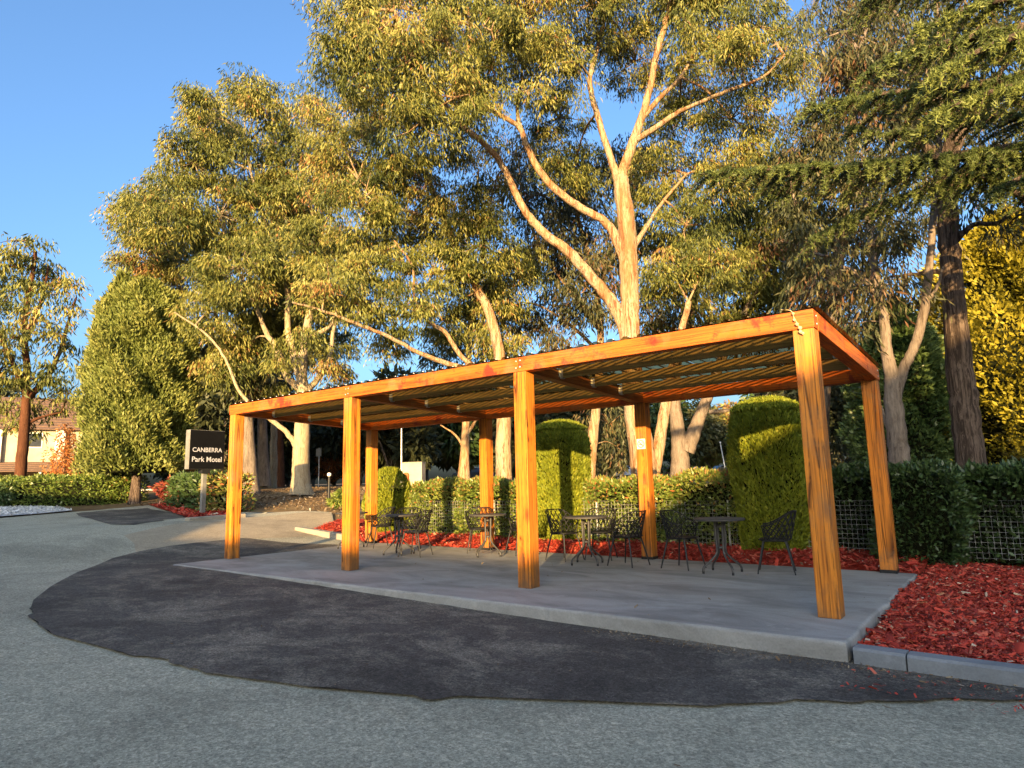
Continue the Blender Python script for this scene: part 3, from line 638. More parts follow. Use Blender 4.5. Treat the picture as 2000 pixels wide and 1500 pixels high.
def grow(name, label, cat, base, limbs, blobs, dist, bark_, leafm, seed, leaf=.17, lw=.034, nclump=22, per=70, crad=.75, depth=1.0, tone=.5, twigs=True, group=None, zflat=.85, tone_var=.21):
    """limbs: [(pixel path with optional distance offset), r0, r1]; blobs: (px, py, r_px, dist offset)"""
    r3 = np.random.default_rng(seed); top0 = np.array(base, float); base = np.array([top0[0], top0[1], float(gz(top0[0], top0[1]))]); t_ = empty(name, base, 0, label, cat, group); B = np.array(base); mb = MB(); allp = []; first = True
    for path, ra, rb in limbs:
        P = np.array([at(p[0], p[1], dist+(p[2] if len(p) > 2 else 0)) for p in path]); 
        if first and P[0][2] > B[2]+.15: P = np.vstack([B-np.array([0, 0, .25]), P])
        fl = first; first = False
        P = smooth_path(P, 6); jit = r3.normal(0, 1, P.shape)*min(ra*.06, .012); jit[0] = 0; P = P+jit
        rr = np.linspace(0, 1, len(P))**.8*(rb-ra)+ra; rr = rr*(1+.35*np.exp(-np.arange(len(P))/2.2)) if fl else rr; rr = rr*(1+.05*np.sin(np.linspace(0, 1, len(P))*r3.uniform(9, 14)+r3.uniform(0, 6)))
        mb.tube(P-B, rr, 12 if ra > .12 else 7); allp.append(P)
    allp = np.vstack(allp)
    C_, Rc, Tn = [], [], []
    for (px, py, rp, *off) in blobs:
        dd = dist+(off[0] if off else r3.uniform(-1, 1)*depth); c = at(px, py, dd); rm_ = rp*dd/F
        n = max(3, int(nclump*(rm_/1.7)**2)); pts = shell_points(r3, c, (rm_, rm_, rm_*zflat), n, .45); C_.append(pts)
        Rc.append(crad*r3.uniform(.5, 1.45, n)); Tn.append(tone+r3.normal(0, .08)+r3.normal(0, tone_var, n))
        if twigs:
            a = nearest(allp, c); b_ = c; mid = (a+b_)/2+np.array([0, 0, .12*np.linalg.norm(b_-a)]); P = smooth_path([a, mid, b_], 4)
            mb.tube(P-B, np.linspace(.06, .03, len(P))*min(1.6, rm_/1.6), 6)
            for q in pts[:: 2]:
                m2 = (c+q)/2+r3.normal(0, .12, 3); mb.tube(np.array([c, m2, q])-B, [.028, .018, .008], 4, False)
    C_ = np.vstack(C_); Rc = np.concatenate(Rc); Tn = np.concatenate(Tn)
    mb.build('trunk', bark_, t_)
    P, Dv, Ln, Wd, tn = gum_leaves(r3, C_-B, Rc, per, leaf, lw, Tn)
    leaves('crown', P, Dv, Ln, Wd, tn, leafm, t_, r3); return t_

# 1 the big gum right behind the pergola
dA = 20.0
limbsA = [([(1262, 945), (1250, 860), (1238, 770), (1232, 690), (1230, 600), (1228, 520), (1224, 440), (1216, 380), (1212, 345)], .41, .235),
  ([(1268, 945, .4), (1285, 880, .5), (1298, 800, .7), (1310, 740, .9), (1325, 670, 1.2), (1345, 590, 1.6)], .24, .1),
  ([(1232, 690), (1216, 632), (1195, 590), (1160, 548), (1110, 492), (1055, 448), (1018, 400), (985, 330), (955, 290, -.5), (905, 245, -1), (850, 180, -1.5), (800, 100, -2), (770, 20, -2)], .235, .045),
  ([(1226, 525), (1205, 470), (1180, 432), (1125, 400), (1070, 355), (1030, 290), (1015, 250), (960, 215, -.6), (900, 160, -1), (870, 80, -1.2), (850, 0, -1.3)], .175, .045),
  ([(1213, 372), (1196, 320), (1180, 270), (1165, 220), (1152, 160), (1165, 100), (1180, 40), (1182, -60)], .145, .045),
  ([(1212, 350), (1228, 300), (1248, 245), (1268, 180), (1280, 115), (1298, 50), (1312, -20), (1330, -120)], .175, .06),
  ([(1256, 228), (1290, 190, .3), (1330, 150, .6), (1352, 110, .8), (1380, 60, 1), (1405, 30, 1.2)], .1, .03),
  ([(1240, 275), (1280, 250, -.3), (1320, 222, -.5), (1355, 205, -.8), (1420, 178, -1), (1490, 150, -1.2), (1530, 110, -1.3)], .11, .03),
  ([(1226, 500, .3), (1245, 470, .5), (1262, 445, .8), (1290, 400, 1.4), (1340, 340, 2)], .12, .04),
  ([(1030, 290), (1010, 215, .3), (1020, 140, .5), (1005, 60, .5)], .09, .03)]
blobsA = [(690, 40, 92), (660, 120, 62), (800, 20, 105), (920, 50, 105), (1040, 30, 100), (1150, 10, 95), (1270, -10, 95, 1.8), (1390, 10, 95), (1480, 50, 78), (740, 150, 85), (850, 170, 90), (960, 130, 85), (1060, 130, 80, 1.6), (1400, 120, 85, 1.5), (1500, 140, 62, .5),
  (720, -90, 110), (880, -110, 120), (1050, -110, 120), (1230, -120, 120), (1400, -90, 110), (800, 260, 75), (900, 270, 65, 1.2), (1090, 230, 70, 2.2), (1330, 230, 70, 2.2), (1430, 230, 75, 1.2), (1240, 120, 70, 2.6), (1120, 330, 65, 3), (1300, 340, 75, 2.8), (1420, 330, 70, 1.8), (1340, 440, 70, 2), (1300, 530, 62, 1.8), (1390, 520, 62, 2.0), (1175, 90, 50, 2), (960, 390, 55, 2.5), (890, 190, 62, -3), (820, 240, 58, -3), (800, 120, 70, -3.2), (740, 60, 70, -3.2), (870, 80, 66, -3), (960, 60, 60, -2.6), (940, 190, 48, -2.4), (700, 170, 45, -2.5), (1060, 60, 46, -2.2), (1150, -10, 50, -2), (1340, 40, 46, -2), (1440, 100, 50, -2), (1020, 180, 36, -2), (1120, 120, 36, -1.8)]
grow('gum_tree', 'big gum tree with twisting orange-lit limbs directly behind the pergola roof', 'tree', gnd(1262, 945) if False else at(1262, 945, dA), limbsA, blobsA, dA, M['bark_gum'], M['gum'], 11, .18, .036, 46, 186, .55, 1.4, .47, group='gum trees behind the hedge')
# 2 leaning gum between the second and third posts
limbsB = [([(985, 945), (983, 860), (984, 780), (975, 690), (955, 610), (925, 550), (895, 495), (870, 430), (845, 370), (815, 310), (790, 240)], .34, .06),
  ([(980, 745, -.3), (930, 725, -.5), (880, 712, -.8), (820, 690, -1.2), (760, 658, -1.6), (700, 634, -2), (640, 610, -2.3), (570, 590, -2.6)], .13, .03),
  ([(935, 722, -.4), (900, 695, -.5), (870, 650, -.7), (835, 625, -1), (810, 580, -1.2), (805, 520, -1.3), (770, 470, -1.4)], .11, .03),
  ([(930, 555), (945, 480, .3), (930, 400, .5), (935, 330, .8)], .12, .03), ([(880, 455), (820, 420, -.5), (760, 400, -.8), (700, 350, -1)], .1, .03)]
blobsB = [(720, 300, 70), (810, 330, 75), (700, 400, 80), (800, 430, 85), (900, 420, 70), (650, 330, 60), (740, 510, 80), (850, 530, 80), (940, 480, 68), (960, 590, 66), (880, 620, 62), (790, 600, 62), (700, 590, 62), (640, 560, 60, -2), (980, 660, 42), (720, 230, 50), (640, 250, 50), (1010, 520, 55, 1.5), (620, 470, 60), (760, 670, 40)]
grow('gum_tree', 'leaning gum tree rising behind the second and third posts', 'tree', at(985, 945, 24), limbsB, blobsB, 24, M['bark_gum'], M['gum'], 12, .2, .041, 46, 172, .58, 1.6, .48, group='gum trees behind the hedge')
# 3 pale trunked gum behind the first bay
dC = 32.0
limbsC = [([(588, 968), (587, 940), (588, 890), (590, 830), (592, 770), (590, 710), (600, 640), (612, 560), (618, 470), (600, 380)], .52, .08),
  ([(584, 880), (560, 845), (530, 820), (500, 800), (465, 760), (440, 700), (400, 650), (340, 610)], .15, .035), ([(588, 760), (560, 735), (545, 690), (520, 650), (500, 600), (470, 540), (440, 470)], .19, .05),
  ([(592, 770), (625, 735), (645, 690), (655, 630), (690, 560)], .17, .05), ([(590, 745), (575, 700), (562, 640), (560, 560), (530, 470), (500, 380), (480, 280)], .22, .05), ([(600, 660), (640, 640), (660, 600), (665, 520)], .14, .04)]
blobsC = [(270, 430, 52, 6), (300, 380, 40, 5), (420, 230, 62), (510, 205, 58), (380, 320, 68), (480, 320, 78), (580, 300, 70), (330, 420, 72), (430, 420, 85), (540, 410, 85), (280, 505, 50, 10), (370, 520, 74, 10), (470, 520, 82), (580, 500, 75), (420, 610, 64), (520, 600, 58, 2.5), (625, 585, 56, 2.5), (660, 480, 62), (480, 690, 50, 3), (565, 640, 40, 4), (650, 670, 44, 4), (520, 755, 34, 4), (660, 740, 30, 5), (540, 690, 26, -2), (610, 650, 28, -2), (650, 700, 22, -1), (440, 720, 40, 2), (610, 210, 42), (390, 200, 36), (470, 165, 30), (660, 350, 56), (590, 400, 60, 2)]
grow('gum_tree', 'broad gum tree with pale cream trunk behind the first bay of the pergola', 'tree', at(588, 968, dC), limbsC, blobsC, dC, M['bark_pale'], M['gum'], 13, .25, .051, 40, 154, .7, 2.0, .52, group='gum trees behind the hedge')
# 4 gums further back
limbsD = [([(1150, 940), (1156, 870), (1165, 790), (1172, 700), (1170, 600), (1150, 500), (1120, 400)], .32, .08), ([(1170, 640), (1110, 560), (1060, 490), (1020, 400)], .16, .05), ([(1166, 560), (1210, 480), (1240, 400)], .13, .04), ([(1172, 690), (1120, 640), (1060, 600), (1020, 590)], .1, .03)]
blobsD = [(1060, 380, 78), (1010, 300, 62), (1130, 440, 78), (1070, 500, 78), (1160, 560, 68), (1080, 600, 58), (1230, 470, 68), (1170, 330, 78), (1260, 600, 55), (1020, 620, 42), (1100, 680, 40), (1240, 330, 70), (1190, 830, 40, 3), (1215, 880, 32, 2)]
grow('gum_tree', 'slim gum tree with straight orange trunk seen past the third post', 'tree', at(1150, 940, 28), limbsD, blobsD, 28, M['bark_gum'], M['gum_dark'], 14, .28, .06, 24, 150, .85, 1.8, .5, group='gum trees behind the hedge')
limbsE = [([(1328, 935), (1328, 895), (1325, 850), (1318, 790), (1320, 720), (1340, 640), (1370, 540), (1400, 430)], .52, .1), ([(1340, 880), (1360, 830), (1382, 775), (1410, 700), (1450, 620), (1500, 520), (1540, 420)], .36, .08), ([(1385, 805), (1430, 800), (1470, 785), (1500, 770)], .1, .03), ([(1350, 620), (1300, 560), (1280, 480)], .12, .04)]
blobsE = [(1340, 500, 78), (1430, 560, 80), (1510, 520, 80), (1560, 440, 70), (1350, 610, 60), (1440, 640, 58), (1530, 610, 56), (1480, 430, 85), (1560, 330, 70), (1400, 420, 70), (1500, 330, 75), (1570, 560, 52), (1290, 640, 38)]
grow('gum_tree', 'fork-trunked gum tree between the no smoking post and the clipped conifer', 'tree', at(1328, 935, 30), limbsE, blobsE, 30, M['bark_grey'], M['gum'], 15, .29, .062, 24, 150, .85, 1.8, .42, group='gum trees behind the hedge')
# left gum by the house
dL = 46.0
limbsL = [([(38, 950), (44, 880), (50, 800), (52, 720), (48, 640), (60, 560), (70, 490)], .36, .1), ([(50, 760), (20, 700), (0, 650), (-30, 600)], .2, .06), ([(52, 780), (90, 740), (115, 690), (130, 640), (150, 580)], .2, .05), ([(48, 830), (80, 815), (120, 805)], .12, .04), ([(50, 660), (80, 590), (95, 520)], .18, .05)]
blobsL = [(40, 470, 36), (70, 500, 36), (20, 520, 40), (100, 545, 32), (50, 570, 40), (140, 545, 22), (0, 600, 44), (90, 630, 36), (145, 590, 26), (30, 660, 38), (110, 720, 34), (60, 740, 30), (0, 720, 40), (90, 780, 34), (130, 680, 26), (20, 800, 32), (140, 760, 24), (-40, 560, 60), (-40, 680, 60), (60, 830, 22)]
grow('gum_tree', 'open-crowned gum tree with red-brown trunk in front of the cream house', 'tree', at(38, 950, dL), limbsL, blobsL, dL, M['bark_red'], M['gum'], 16, .36, .085, 14, 62, .75, 2, .45, group='gum trees behind the hedge')
# bare trunks left of the pale gum
for i, (x0, y0, x1, r0, dd, lb) in enumerate([(490, 968, 484, .4, 36, 'grey trunked gum tree just beyond the first front post'), (515, 950, 512, .36, 42, 'thin grey gum tree behind the grey trunked one'), (533, 946, 536, .3, 45, 'pale thin gum tree before the pale cream one'), (548, 944, 546, .36, 52, 'reddish gum trunk far behind the first bay'), (905, 946, 912, .36, 44, 'stringy gum tree with low fork seen past the second back post')]):
    lim = [([(x0, y0), ((x0+x1)/2, y0-80), (x1, y0-170), (x1+6, y0-300), (x1+20, y0-380)], r0, r0*.4)]
    if i == 4: lim += [([(908, 880), (890, 850), (860, 830)], .12, .04), ([(911, 850), (930, 820), (945, 790)], .14, .05)]
    bl = [(x1+10, 640, 45), (x1-40, 690, 42), (x1+50, 680, 42), (x1-10, 740, 36), (x1+30, 560, 45)]
    grow('gum_tree', lb, 'tree', at(x0, y0, dd), lim, bl, dd, [M['bark_grey'], M['bark_grey'], M['bark_pale'], M['bark_red'], M['bark_gum']][i], M['gum_dark'], 30+i, .38, .09, 18, 90, .9, 1.5, .4, group='gum trees behind the hedge')
# right hand trees
limbs8 = [([(1757, 912), (1752, 850), (1745, 790), (1742, 740), (1732, 690), (1728, 640), (1715, 560), (1700, 470), (1690, 380)], .235, .05), ([(1748, 770), (1765, 720), (1790, 665), (1805, 600), (1815, 520), (1822, 430), (1830, 330), (1840, 200)], .12, .05), ([(1740, 850), (1722, 800), (1705, 780)], .07, .02), ([(1806, 600), (1830, 560), (1842, 520)], .05, .02), ([(1715, 580), (1680, 540), (1640, 520), (1600, 530)], .08, .02)]
blobs8 = [(1650, 60, 85), (1720, 130, 75), (1640, 180, 62), (1700, 480, 60), (1650, 570, 55), (1610, 500, 50), (1710, 600, 48), (1790, 90, 80), (1760, 560, 40), (1590, 560, 42), (1680, -60, 95), (1830, -60, 90), (1740, 300, 50), (1660, 640, 40)]
grow('gum_tree', 'shaggy forked gum tree with peeling bark right of the pergola end', 'tree', at(1757, 912, 15), limbs8, blobs8, 15, M['bark_grey'], M['gum_dark'], 17, .19, .04, 22, 120, .55, 1.6, .55, group='gum trees behind the hedge')
limbs7 = [([(1898, 915), (1890, 850), (1880, 770), (1872, 690), (1866, 610), (1858, 520), (1852, 440), (1850, 360), (1862, 280), (1880, 200)], .31, .17), ([(1852, 350), (1820, 300), (1780, 255), (1740, 240)], .17, .05), ([(1858, 540), (1830, 530), (1790, 535), (1740, 540)], .08, .03), ([(1856, 480), (1900, 440), (1950, 435), (1985, 400)], .08, .03), ([(1862, 290), (1900, 220), (1960, 130)], .14, .05)]
blobs7 = [(1960, 340, 55), (1990, 420, 45), (1900, 120, 80), (1980, 200, 75), (1840, 220, 45), (1940, 20, 90), (1870, 20, 80), (1780, 250, 36), (1990, 60, 90), (1750, 240, 30), (1895, 380, 30), (1560, 720, 30, 4)]
grow('stringybark_tree', 'tall stringy-barked tree trunk rising above the dark hedge', 'tree', at(1898, 915, 17), limbs7, blobs7, 17, M['bark_string'], M['gum_dark'], 18, .19, .042, 22, 110, .55, 1.6, .4)

limbsF = [([(1600, 930), (1605, 800), (1620, 650), (1640, 480), (1660, 300), (1680, 100)], .4, .12), ([(1630, 560), (1570, 450), (1540, 340)], .14, .04), ([(1650, 400), (1720, 320), (1790, 250)], .14, .04)]
blobsF = [(1620, 60, 90), (1720, 20, 90), (1660, 170, 85), (1580, 270, 70), (1750, 150, 90), (1680, 300, 80), (1610, 390, 75), (1780, 290, 75), (1720, 420, 75), (1630, 500, 75), (1560, 480, 60), (1700, 550, 62), (1600, 610, 55), (1830, 130, 80), (1900, 240, 60), (1790, 440, 48), (1670, 640, 45), (1940, 330, 45)]
grow('gum_tree', 'dark purple-grey gum tree behind the cedar boughs', 'tree', at(1600, 930, 27), limbsF, blobsF, 27, M['bark_grey'], M['gum_dark'], 19, .26, .055, 22, 120, .8, 1.8, .55, group='gum trees behind the hedge')
# dense conifers: upright feathery sprays on a lumpy body
def conifer(name, label, base, height, radius_at, leafm, seed, n, size, wd, trunk_r, trunk_h, barkm, up=.7, tone=.5, lump=.16, core=True, cat='tree', group=None, foliage='crown', lumps=9.0):
    r3 = np.random.default_rng(seed); t_ = empty(name, base, 0, label, cat, group)
    if trunk_r:
        tb = MB(); tb.tube(smooth_path([(0, 0, -.2), (.03, .02, trunk_h), (0, 0, height*.5)], 5), [trunk_r*1.25]*1+list(np.linspace(trunk_r, trunk_r*.4, 10)), 10); tb.build('trunk', barkm, t_)
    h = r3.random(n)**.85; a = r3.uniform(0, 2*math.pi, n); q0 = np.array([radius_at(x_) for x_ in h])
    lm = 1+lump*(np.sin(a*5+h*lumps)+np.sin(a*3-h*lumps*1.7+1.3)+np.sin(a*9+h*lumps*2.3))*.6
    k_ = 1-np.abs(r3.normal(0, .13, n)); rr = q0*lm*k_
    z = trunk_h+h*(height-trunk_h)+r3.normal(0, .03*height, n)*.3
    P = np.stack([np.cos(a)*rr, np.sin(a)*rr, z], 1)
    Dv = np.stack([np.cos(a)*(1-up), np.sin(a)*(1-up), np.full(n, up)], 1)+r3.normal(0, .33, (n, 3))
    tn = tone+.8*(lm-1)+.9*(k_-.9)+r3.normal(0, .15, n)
    leaves(foliage, P, Dv, size*r3.uniform(.6, 1.3, n), wd, tn, leafm, t_, r3)
    if core:
        cb = MB(); hs = np.linspace(.0, .97, 12); cb.lathe([(max(.01, radius_at(x_)*(.84-.9*lump)), trunk_h+x_*(height-trunk_h)) for x_ in hs], 14); cb.build('core_fill', M['core'], t_)  # added dark filler body, not real branches
    return t_
def prof_(pts):
    xs, ys = zip(*pts); return lambda x_: float(np.interp(x_, xs, ys))
b4 = gnd(262, 982); d4 = math.hypot(*(b4-CAM)[:2]); s4 = d4/F
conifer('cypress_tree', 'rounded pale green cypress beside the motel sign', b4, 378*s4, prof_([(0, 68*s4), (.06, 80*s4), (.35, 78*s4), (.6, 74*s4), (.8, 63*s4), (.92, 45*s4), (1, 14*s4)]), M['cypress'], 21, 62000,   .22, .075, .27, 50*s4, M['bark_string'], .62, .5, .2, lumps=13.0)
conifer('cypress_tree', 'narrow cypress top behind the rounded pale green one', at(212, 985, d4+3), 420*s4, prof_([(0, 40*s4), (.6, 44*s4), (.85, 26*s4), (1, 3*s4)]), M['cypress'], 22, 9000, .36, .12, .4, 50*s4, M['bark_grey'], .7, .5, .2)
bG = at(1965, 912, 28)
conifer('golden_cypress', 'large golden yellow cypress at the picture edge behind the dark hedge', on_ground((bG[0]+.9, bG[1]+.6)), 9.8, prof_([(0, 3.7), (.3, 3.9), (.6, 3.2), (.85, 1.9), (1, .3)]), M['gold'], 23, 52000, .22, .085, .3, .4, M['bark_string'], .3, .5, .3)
conifer('cypress_tree', 'dark cypress standing in for the shaded part of the golden cypress', on_ground(at(1780, 912, 25)), 6.4, prof_([(0, 1.4), (.4, 1.5), (.75, 1.0), (1, .2)]), M['dark_hedge'], 24, 26000, .2, .08, .25, .3, M['bark_string'], .2, .7, .25)  # shaded side of the golden cypress painted as a separate dark tree

# clipped thuja columns in the hedge row
def thuja(label, x_, y_, rx, ry, z1, seed, n, square=3.2, dome=.25, zb=.04):
    r3 = np.random.default_rng(seed); t_ = empty('clipped_conifer', (x_, y_, 0), 0, label, 'shrub', 'clipped conifers in the hedge row')
    a = r3.uniform(0, 2*math.pi, n); topn = r3.random(n) < .2; e = 1/(np.abs(np.cos(a))**square+np.abs(np.sin(a))**square)**(1/square)
    h = r3.random(n); q = np.where(topn, np.sqrt(r3.random(n)), 1-np.abs(r3.normal(0, .05, n)))
    taper = .82+.18*np.sin(np.clip(h*1.25, 0, 1)*math.pi*.72)
    taper = np.where(topn, taper[0]*0+.86, taper)
    lm = 1+.035*(np.sin(a*4+h*7)+np.sin(a*7-h*11))
    topz = z1-dome*q**2.5
    z = np.where(topn, topz, zb+h*(z1-dome-zb)+.0)
    shrink = np.where(topn, 1, 1-.22*np.clip((h-.86)/.14, 0, 1)**2)
    P = np.stack([np.cos(a)*e*rx*q*taper*lm*shrink, np.sin(a)*e*ry*q*taper*lm*shrink, z], 1)
    Dv = np.stack([np.cos(a)*.35, np.sin(a)*.35, np.full(n, .8)], 1)+r3.normal(0, .28, (n, 3))
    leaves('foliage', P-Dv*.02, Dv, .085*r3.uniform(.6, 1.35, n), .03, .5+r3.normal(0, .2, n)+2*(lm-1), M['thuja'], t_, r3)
    cb = MB(); cb.lathe([(min(rx, ry)*.55, .0), (min(rx, ry)*.8, .3), (min(rx, ry)*.84, z1*.7), (min(rx, ry)*.6, z1-dome-.08)], 14); co = cb.build('core_fill', M['core'], t_); co.scale = (rx/min(rx, ry), ry/min(rx, ry), 1)
    return t_
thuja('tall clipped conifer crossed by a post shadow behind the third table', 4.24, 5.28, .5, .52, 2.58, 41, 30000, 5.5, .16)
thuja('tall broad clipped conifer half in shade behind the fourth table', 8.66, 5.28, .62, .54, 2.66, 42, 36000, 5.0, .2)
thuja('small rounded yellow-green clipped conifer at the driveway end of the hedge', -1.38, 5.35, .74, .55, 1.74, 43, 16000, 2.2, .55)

# ------------------------------------------------------------------ hedges of glossy leaves
def hedge(name, label, box, leafm, seed, dens, size, tone=.5, holes=(), lump=.07, red=0.0, group='hedge lengths behind the pergola', red_top=True, core_in=.2):
    x0, x1, y0, y1, z0, z1 = box; r3 = np.random.default_rng(seed); c = ((x0+x1)/2, (y0+y1)/2, 0); t_ = empty(name, c, 0, label, 'hedge', group)
    P, Dv = [], []
    def face(n, f_):
        u, v = r3.random(n), r3.random(n); p, d = f_(u, v); P.append(p); Dv.append(np.broadcast_to(np.array(d, float), (n, 3)))
    W, Dp, Hh = x1-x0, y1-y0, z1-z0
    face(int(dens*W*Hh), lambda u, v: (np.stack([x0+u*W, np.full_like(u, y0), z0+v*Hh], 1), (0, -1, .3)))
    face(int(dens*1.7*W*Dp), lambda u, v: (np.stack([x0+u*W, y0+v*Dp, np.full_like(u, z1)], 1), (0, -.1, 1)))
    face(int(dens*Dp*Hh), lambda u, v: (np.stack([np.full_like(u, x0), y0+u*Dp, z0+v*Hh], 1), (-1, 0, .3)))
    face(int(dens*Dp*Hh), lambda u, v: (np.stack([np.full_like(u, x1), y0+u*Dp, z0+v*Hh], 1), (1, 0, .3)))
    face(int(dens*.4*W*Hh), lambda u, v: (np.stack([x0+u*W, np.full_like(u, y1), z0+v*Hh], 1), (0, 1, .3)))
    P = np.vstack(P); Dv = np.vstack(Dv); n = len(P)
    bu = np.sin(P[:, 0]*4.3+P[:, 2]*3.1+seed)+np.sin(P[:, 0]*2.1-P[:, 2]*5.7)+np.sin(P[:, 0]*9.1+P[:, 1]*7+P[:, 2]*8)*.6
    hc = np.array([(x0+x1)/2, (y0+y1)/2, (z0+z1)/2]); hh = np.array([W, Dp, Hh])/2; q_ = np.abs((P-hc)/hh); ex_ = np.array([14 if W > 3 else 9, 6, 8.]); kk = (q_**7).sum(1)**(1/7); P[:, 2] = np.where(P[:, 2] > hc[2], hc[2]+(P[:, 2]-hc[2])/kk, P[:, 2]); P[:, :2] = hc[:2]+(P[:, :2]-hc[:2])/np.where(P[:, 2:3] > hc[2], kk[:, None], 1)
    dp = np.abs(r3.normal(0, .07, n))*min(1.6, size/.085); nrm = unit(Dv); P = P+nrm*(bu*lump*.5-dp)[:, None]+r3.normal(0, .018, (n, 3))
    keep = np.ones(n, bool)
    for (hx0, hx1, hz0, hz1) in holes:
        cx, cz, ax, az = (hx0+hx1)/2, (hz0+hz1)/2, (hx1-hx0)/2, (hz1-hz0)/2
        inside = (np.abs((P[:, 0]-cx)/ax)**3+np.abs((P[:, 2]-cz)/az)**3+.3*np.sin(P[:, 0]*13)*np.sin(P[:, 2]*15) < 1) & (P[:, 1] < y0+.35); P[:, 1] = np.where(inside & (r3.random(n) < .97), y0+.14+np.abs(r3.normal(0, .09, n)), P[:, 1])
    P = P[keep]; Dv = Dv[keep]; bu = bu[keep]; dp = dp[keep]; n = len(P)
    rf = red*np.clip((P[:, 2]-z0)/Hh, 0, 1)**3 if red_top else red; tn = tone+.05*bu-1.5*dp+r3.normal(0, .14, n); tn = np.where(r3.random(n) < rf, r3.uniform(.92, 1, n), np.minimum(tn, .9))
    leaves('foliage', P-np.array(c), Dv+r3.normal(0, .55, (n, 3)), size*r3.uniform(.6, 1.3, n), size*.42, tn, leafm, t_, r3, .2)
    cb = MB(); ci = core_in; cb.box((x0+ci-c[0], y0+ci+.12-c[1], z0), (x1-ci-c[0], y1-ci-c[1], z1-ci*.8)); cb.build('dark_core', M['core'], t_)  # added dark filler box behind the leaves, not real stems
    return t_
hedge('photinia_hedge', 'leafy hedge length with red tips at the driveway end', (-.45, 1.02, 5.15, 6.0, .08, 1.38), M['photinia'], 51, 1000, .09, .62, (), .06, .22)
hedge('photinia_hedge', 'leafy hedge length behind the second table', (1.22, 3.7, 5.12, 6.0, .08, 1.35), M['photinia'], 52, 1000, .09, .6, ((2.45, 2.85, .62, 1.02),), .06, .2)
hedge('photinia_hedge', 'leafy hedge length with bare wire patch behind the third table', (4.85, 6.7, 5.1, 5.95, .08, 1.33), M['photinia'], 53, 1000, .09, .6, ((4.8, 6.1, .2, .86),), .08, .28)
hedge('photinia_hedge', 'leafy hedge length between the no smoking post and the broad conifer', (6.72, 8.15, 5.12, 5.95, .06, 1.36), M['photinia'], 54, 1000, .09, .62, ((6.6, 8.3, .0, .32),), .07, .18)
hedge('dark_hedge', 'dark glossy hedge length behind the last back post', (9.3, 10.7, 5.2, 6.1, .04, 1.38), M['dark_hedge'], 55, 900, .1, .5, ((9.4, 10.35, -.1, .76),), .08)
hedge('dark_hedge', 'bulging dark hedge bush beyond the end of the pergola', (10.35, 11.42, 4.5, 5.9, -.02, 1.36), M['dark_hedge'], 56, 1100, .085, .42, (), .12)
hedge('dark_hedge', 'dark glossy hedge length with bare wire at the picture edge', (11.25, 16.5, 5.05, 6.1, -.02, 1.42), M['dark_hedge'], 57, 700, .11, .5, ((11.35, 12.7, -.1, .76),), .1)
hedge('photinia_hedge', 'low leafy bush at the kerb end of the mulch strip', (-2.6, -1.2, 5.6, 6.2, .1, .62), M['photinia'], 58, 800, .085, .55, (), .1, .1)
# far hedges round the sign and along the road
def far_hedge(label, pa, pb, width, height, leafm, seed, tone, red=0., red_top=True, grp='hedges along the driveway'):
    a = np.array(gnd(*pa)); b_ = np.array(gnd(*pb)); Lg = math.hypot(*(b_-a)[:2]); 
    o = hedge('hedge', label, (0, Lg, 0, width, -.2, height), leafm, seed, 170, .17, tone, (), .12, red, grp, red_top, .3)
    an = math.atan2(b_[1]-a[1], b_[0]-a[0]); c = np.array([Lg/2, width/2]); ca, sa = math.cos(an), math.sin(an)
    o.location = (a[0]+ca*c[0]-sa*c[1], a[1]+sa*c[0]+ca*c[1], (a[2]+b_[2])/2); o.rotation_euler = (0, 0, an); return o
far_hedge('long low hedge along the road before the cream house', (-80, 992), (205, 984), 2.2, 1.35, M['photinia'], 61, .55)
far_hedge('low hedge stub at the foot of the pale green cypress', (206, 983), (248, 981), 1.6, 1.15, M['photinia'], 62, .6, .05, False)
far_hedge('dark clipped hedge left of the motel sign post', (322, 990), (388, 1001), 1.4, 1.3, M['dark_hedge'], 63, .6)
far_hedge('bright leafy hedge block behind the motel sign post', (384, 1003), (446, 1003), 1.1, 1.32, M['photinia'], 64, .75, .35, False)

# wire mesh fence along the hedge
fn = empty('wire_fence', (5, 5.19, .04), 0, 'galvanised wire mesh fence running through the hedge row', 'fence')
for k_ in range(6):
    xa = -.4+k_*2.75; mb = MB(); yy = 4.38
    for x_ in np.arange(xa, xa+2.72, .075): mb.tube([(x_-5, yy-4.38, 0), (x_-5, yy-4.38, .84)], .0024, 4, False)
    for z in np.arange(.02, .86, .075): mb.tube([(xa-5, yy-4.38-.004, z), (xa+2.7-5, yy-4.38-.004, z)], .0024, 4, False)
    mb.build('mesh_panel', M['wire'], fn)
    pb = MB(); pb.tube([(xa-5, yy-4.38+.03, -.2), (xa-5, yy-4.38+.05, .86)], .02, 8); pb.build('fence_post', M['wire'], fn)

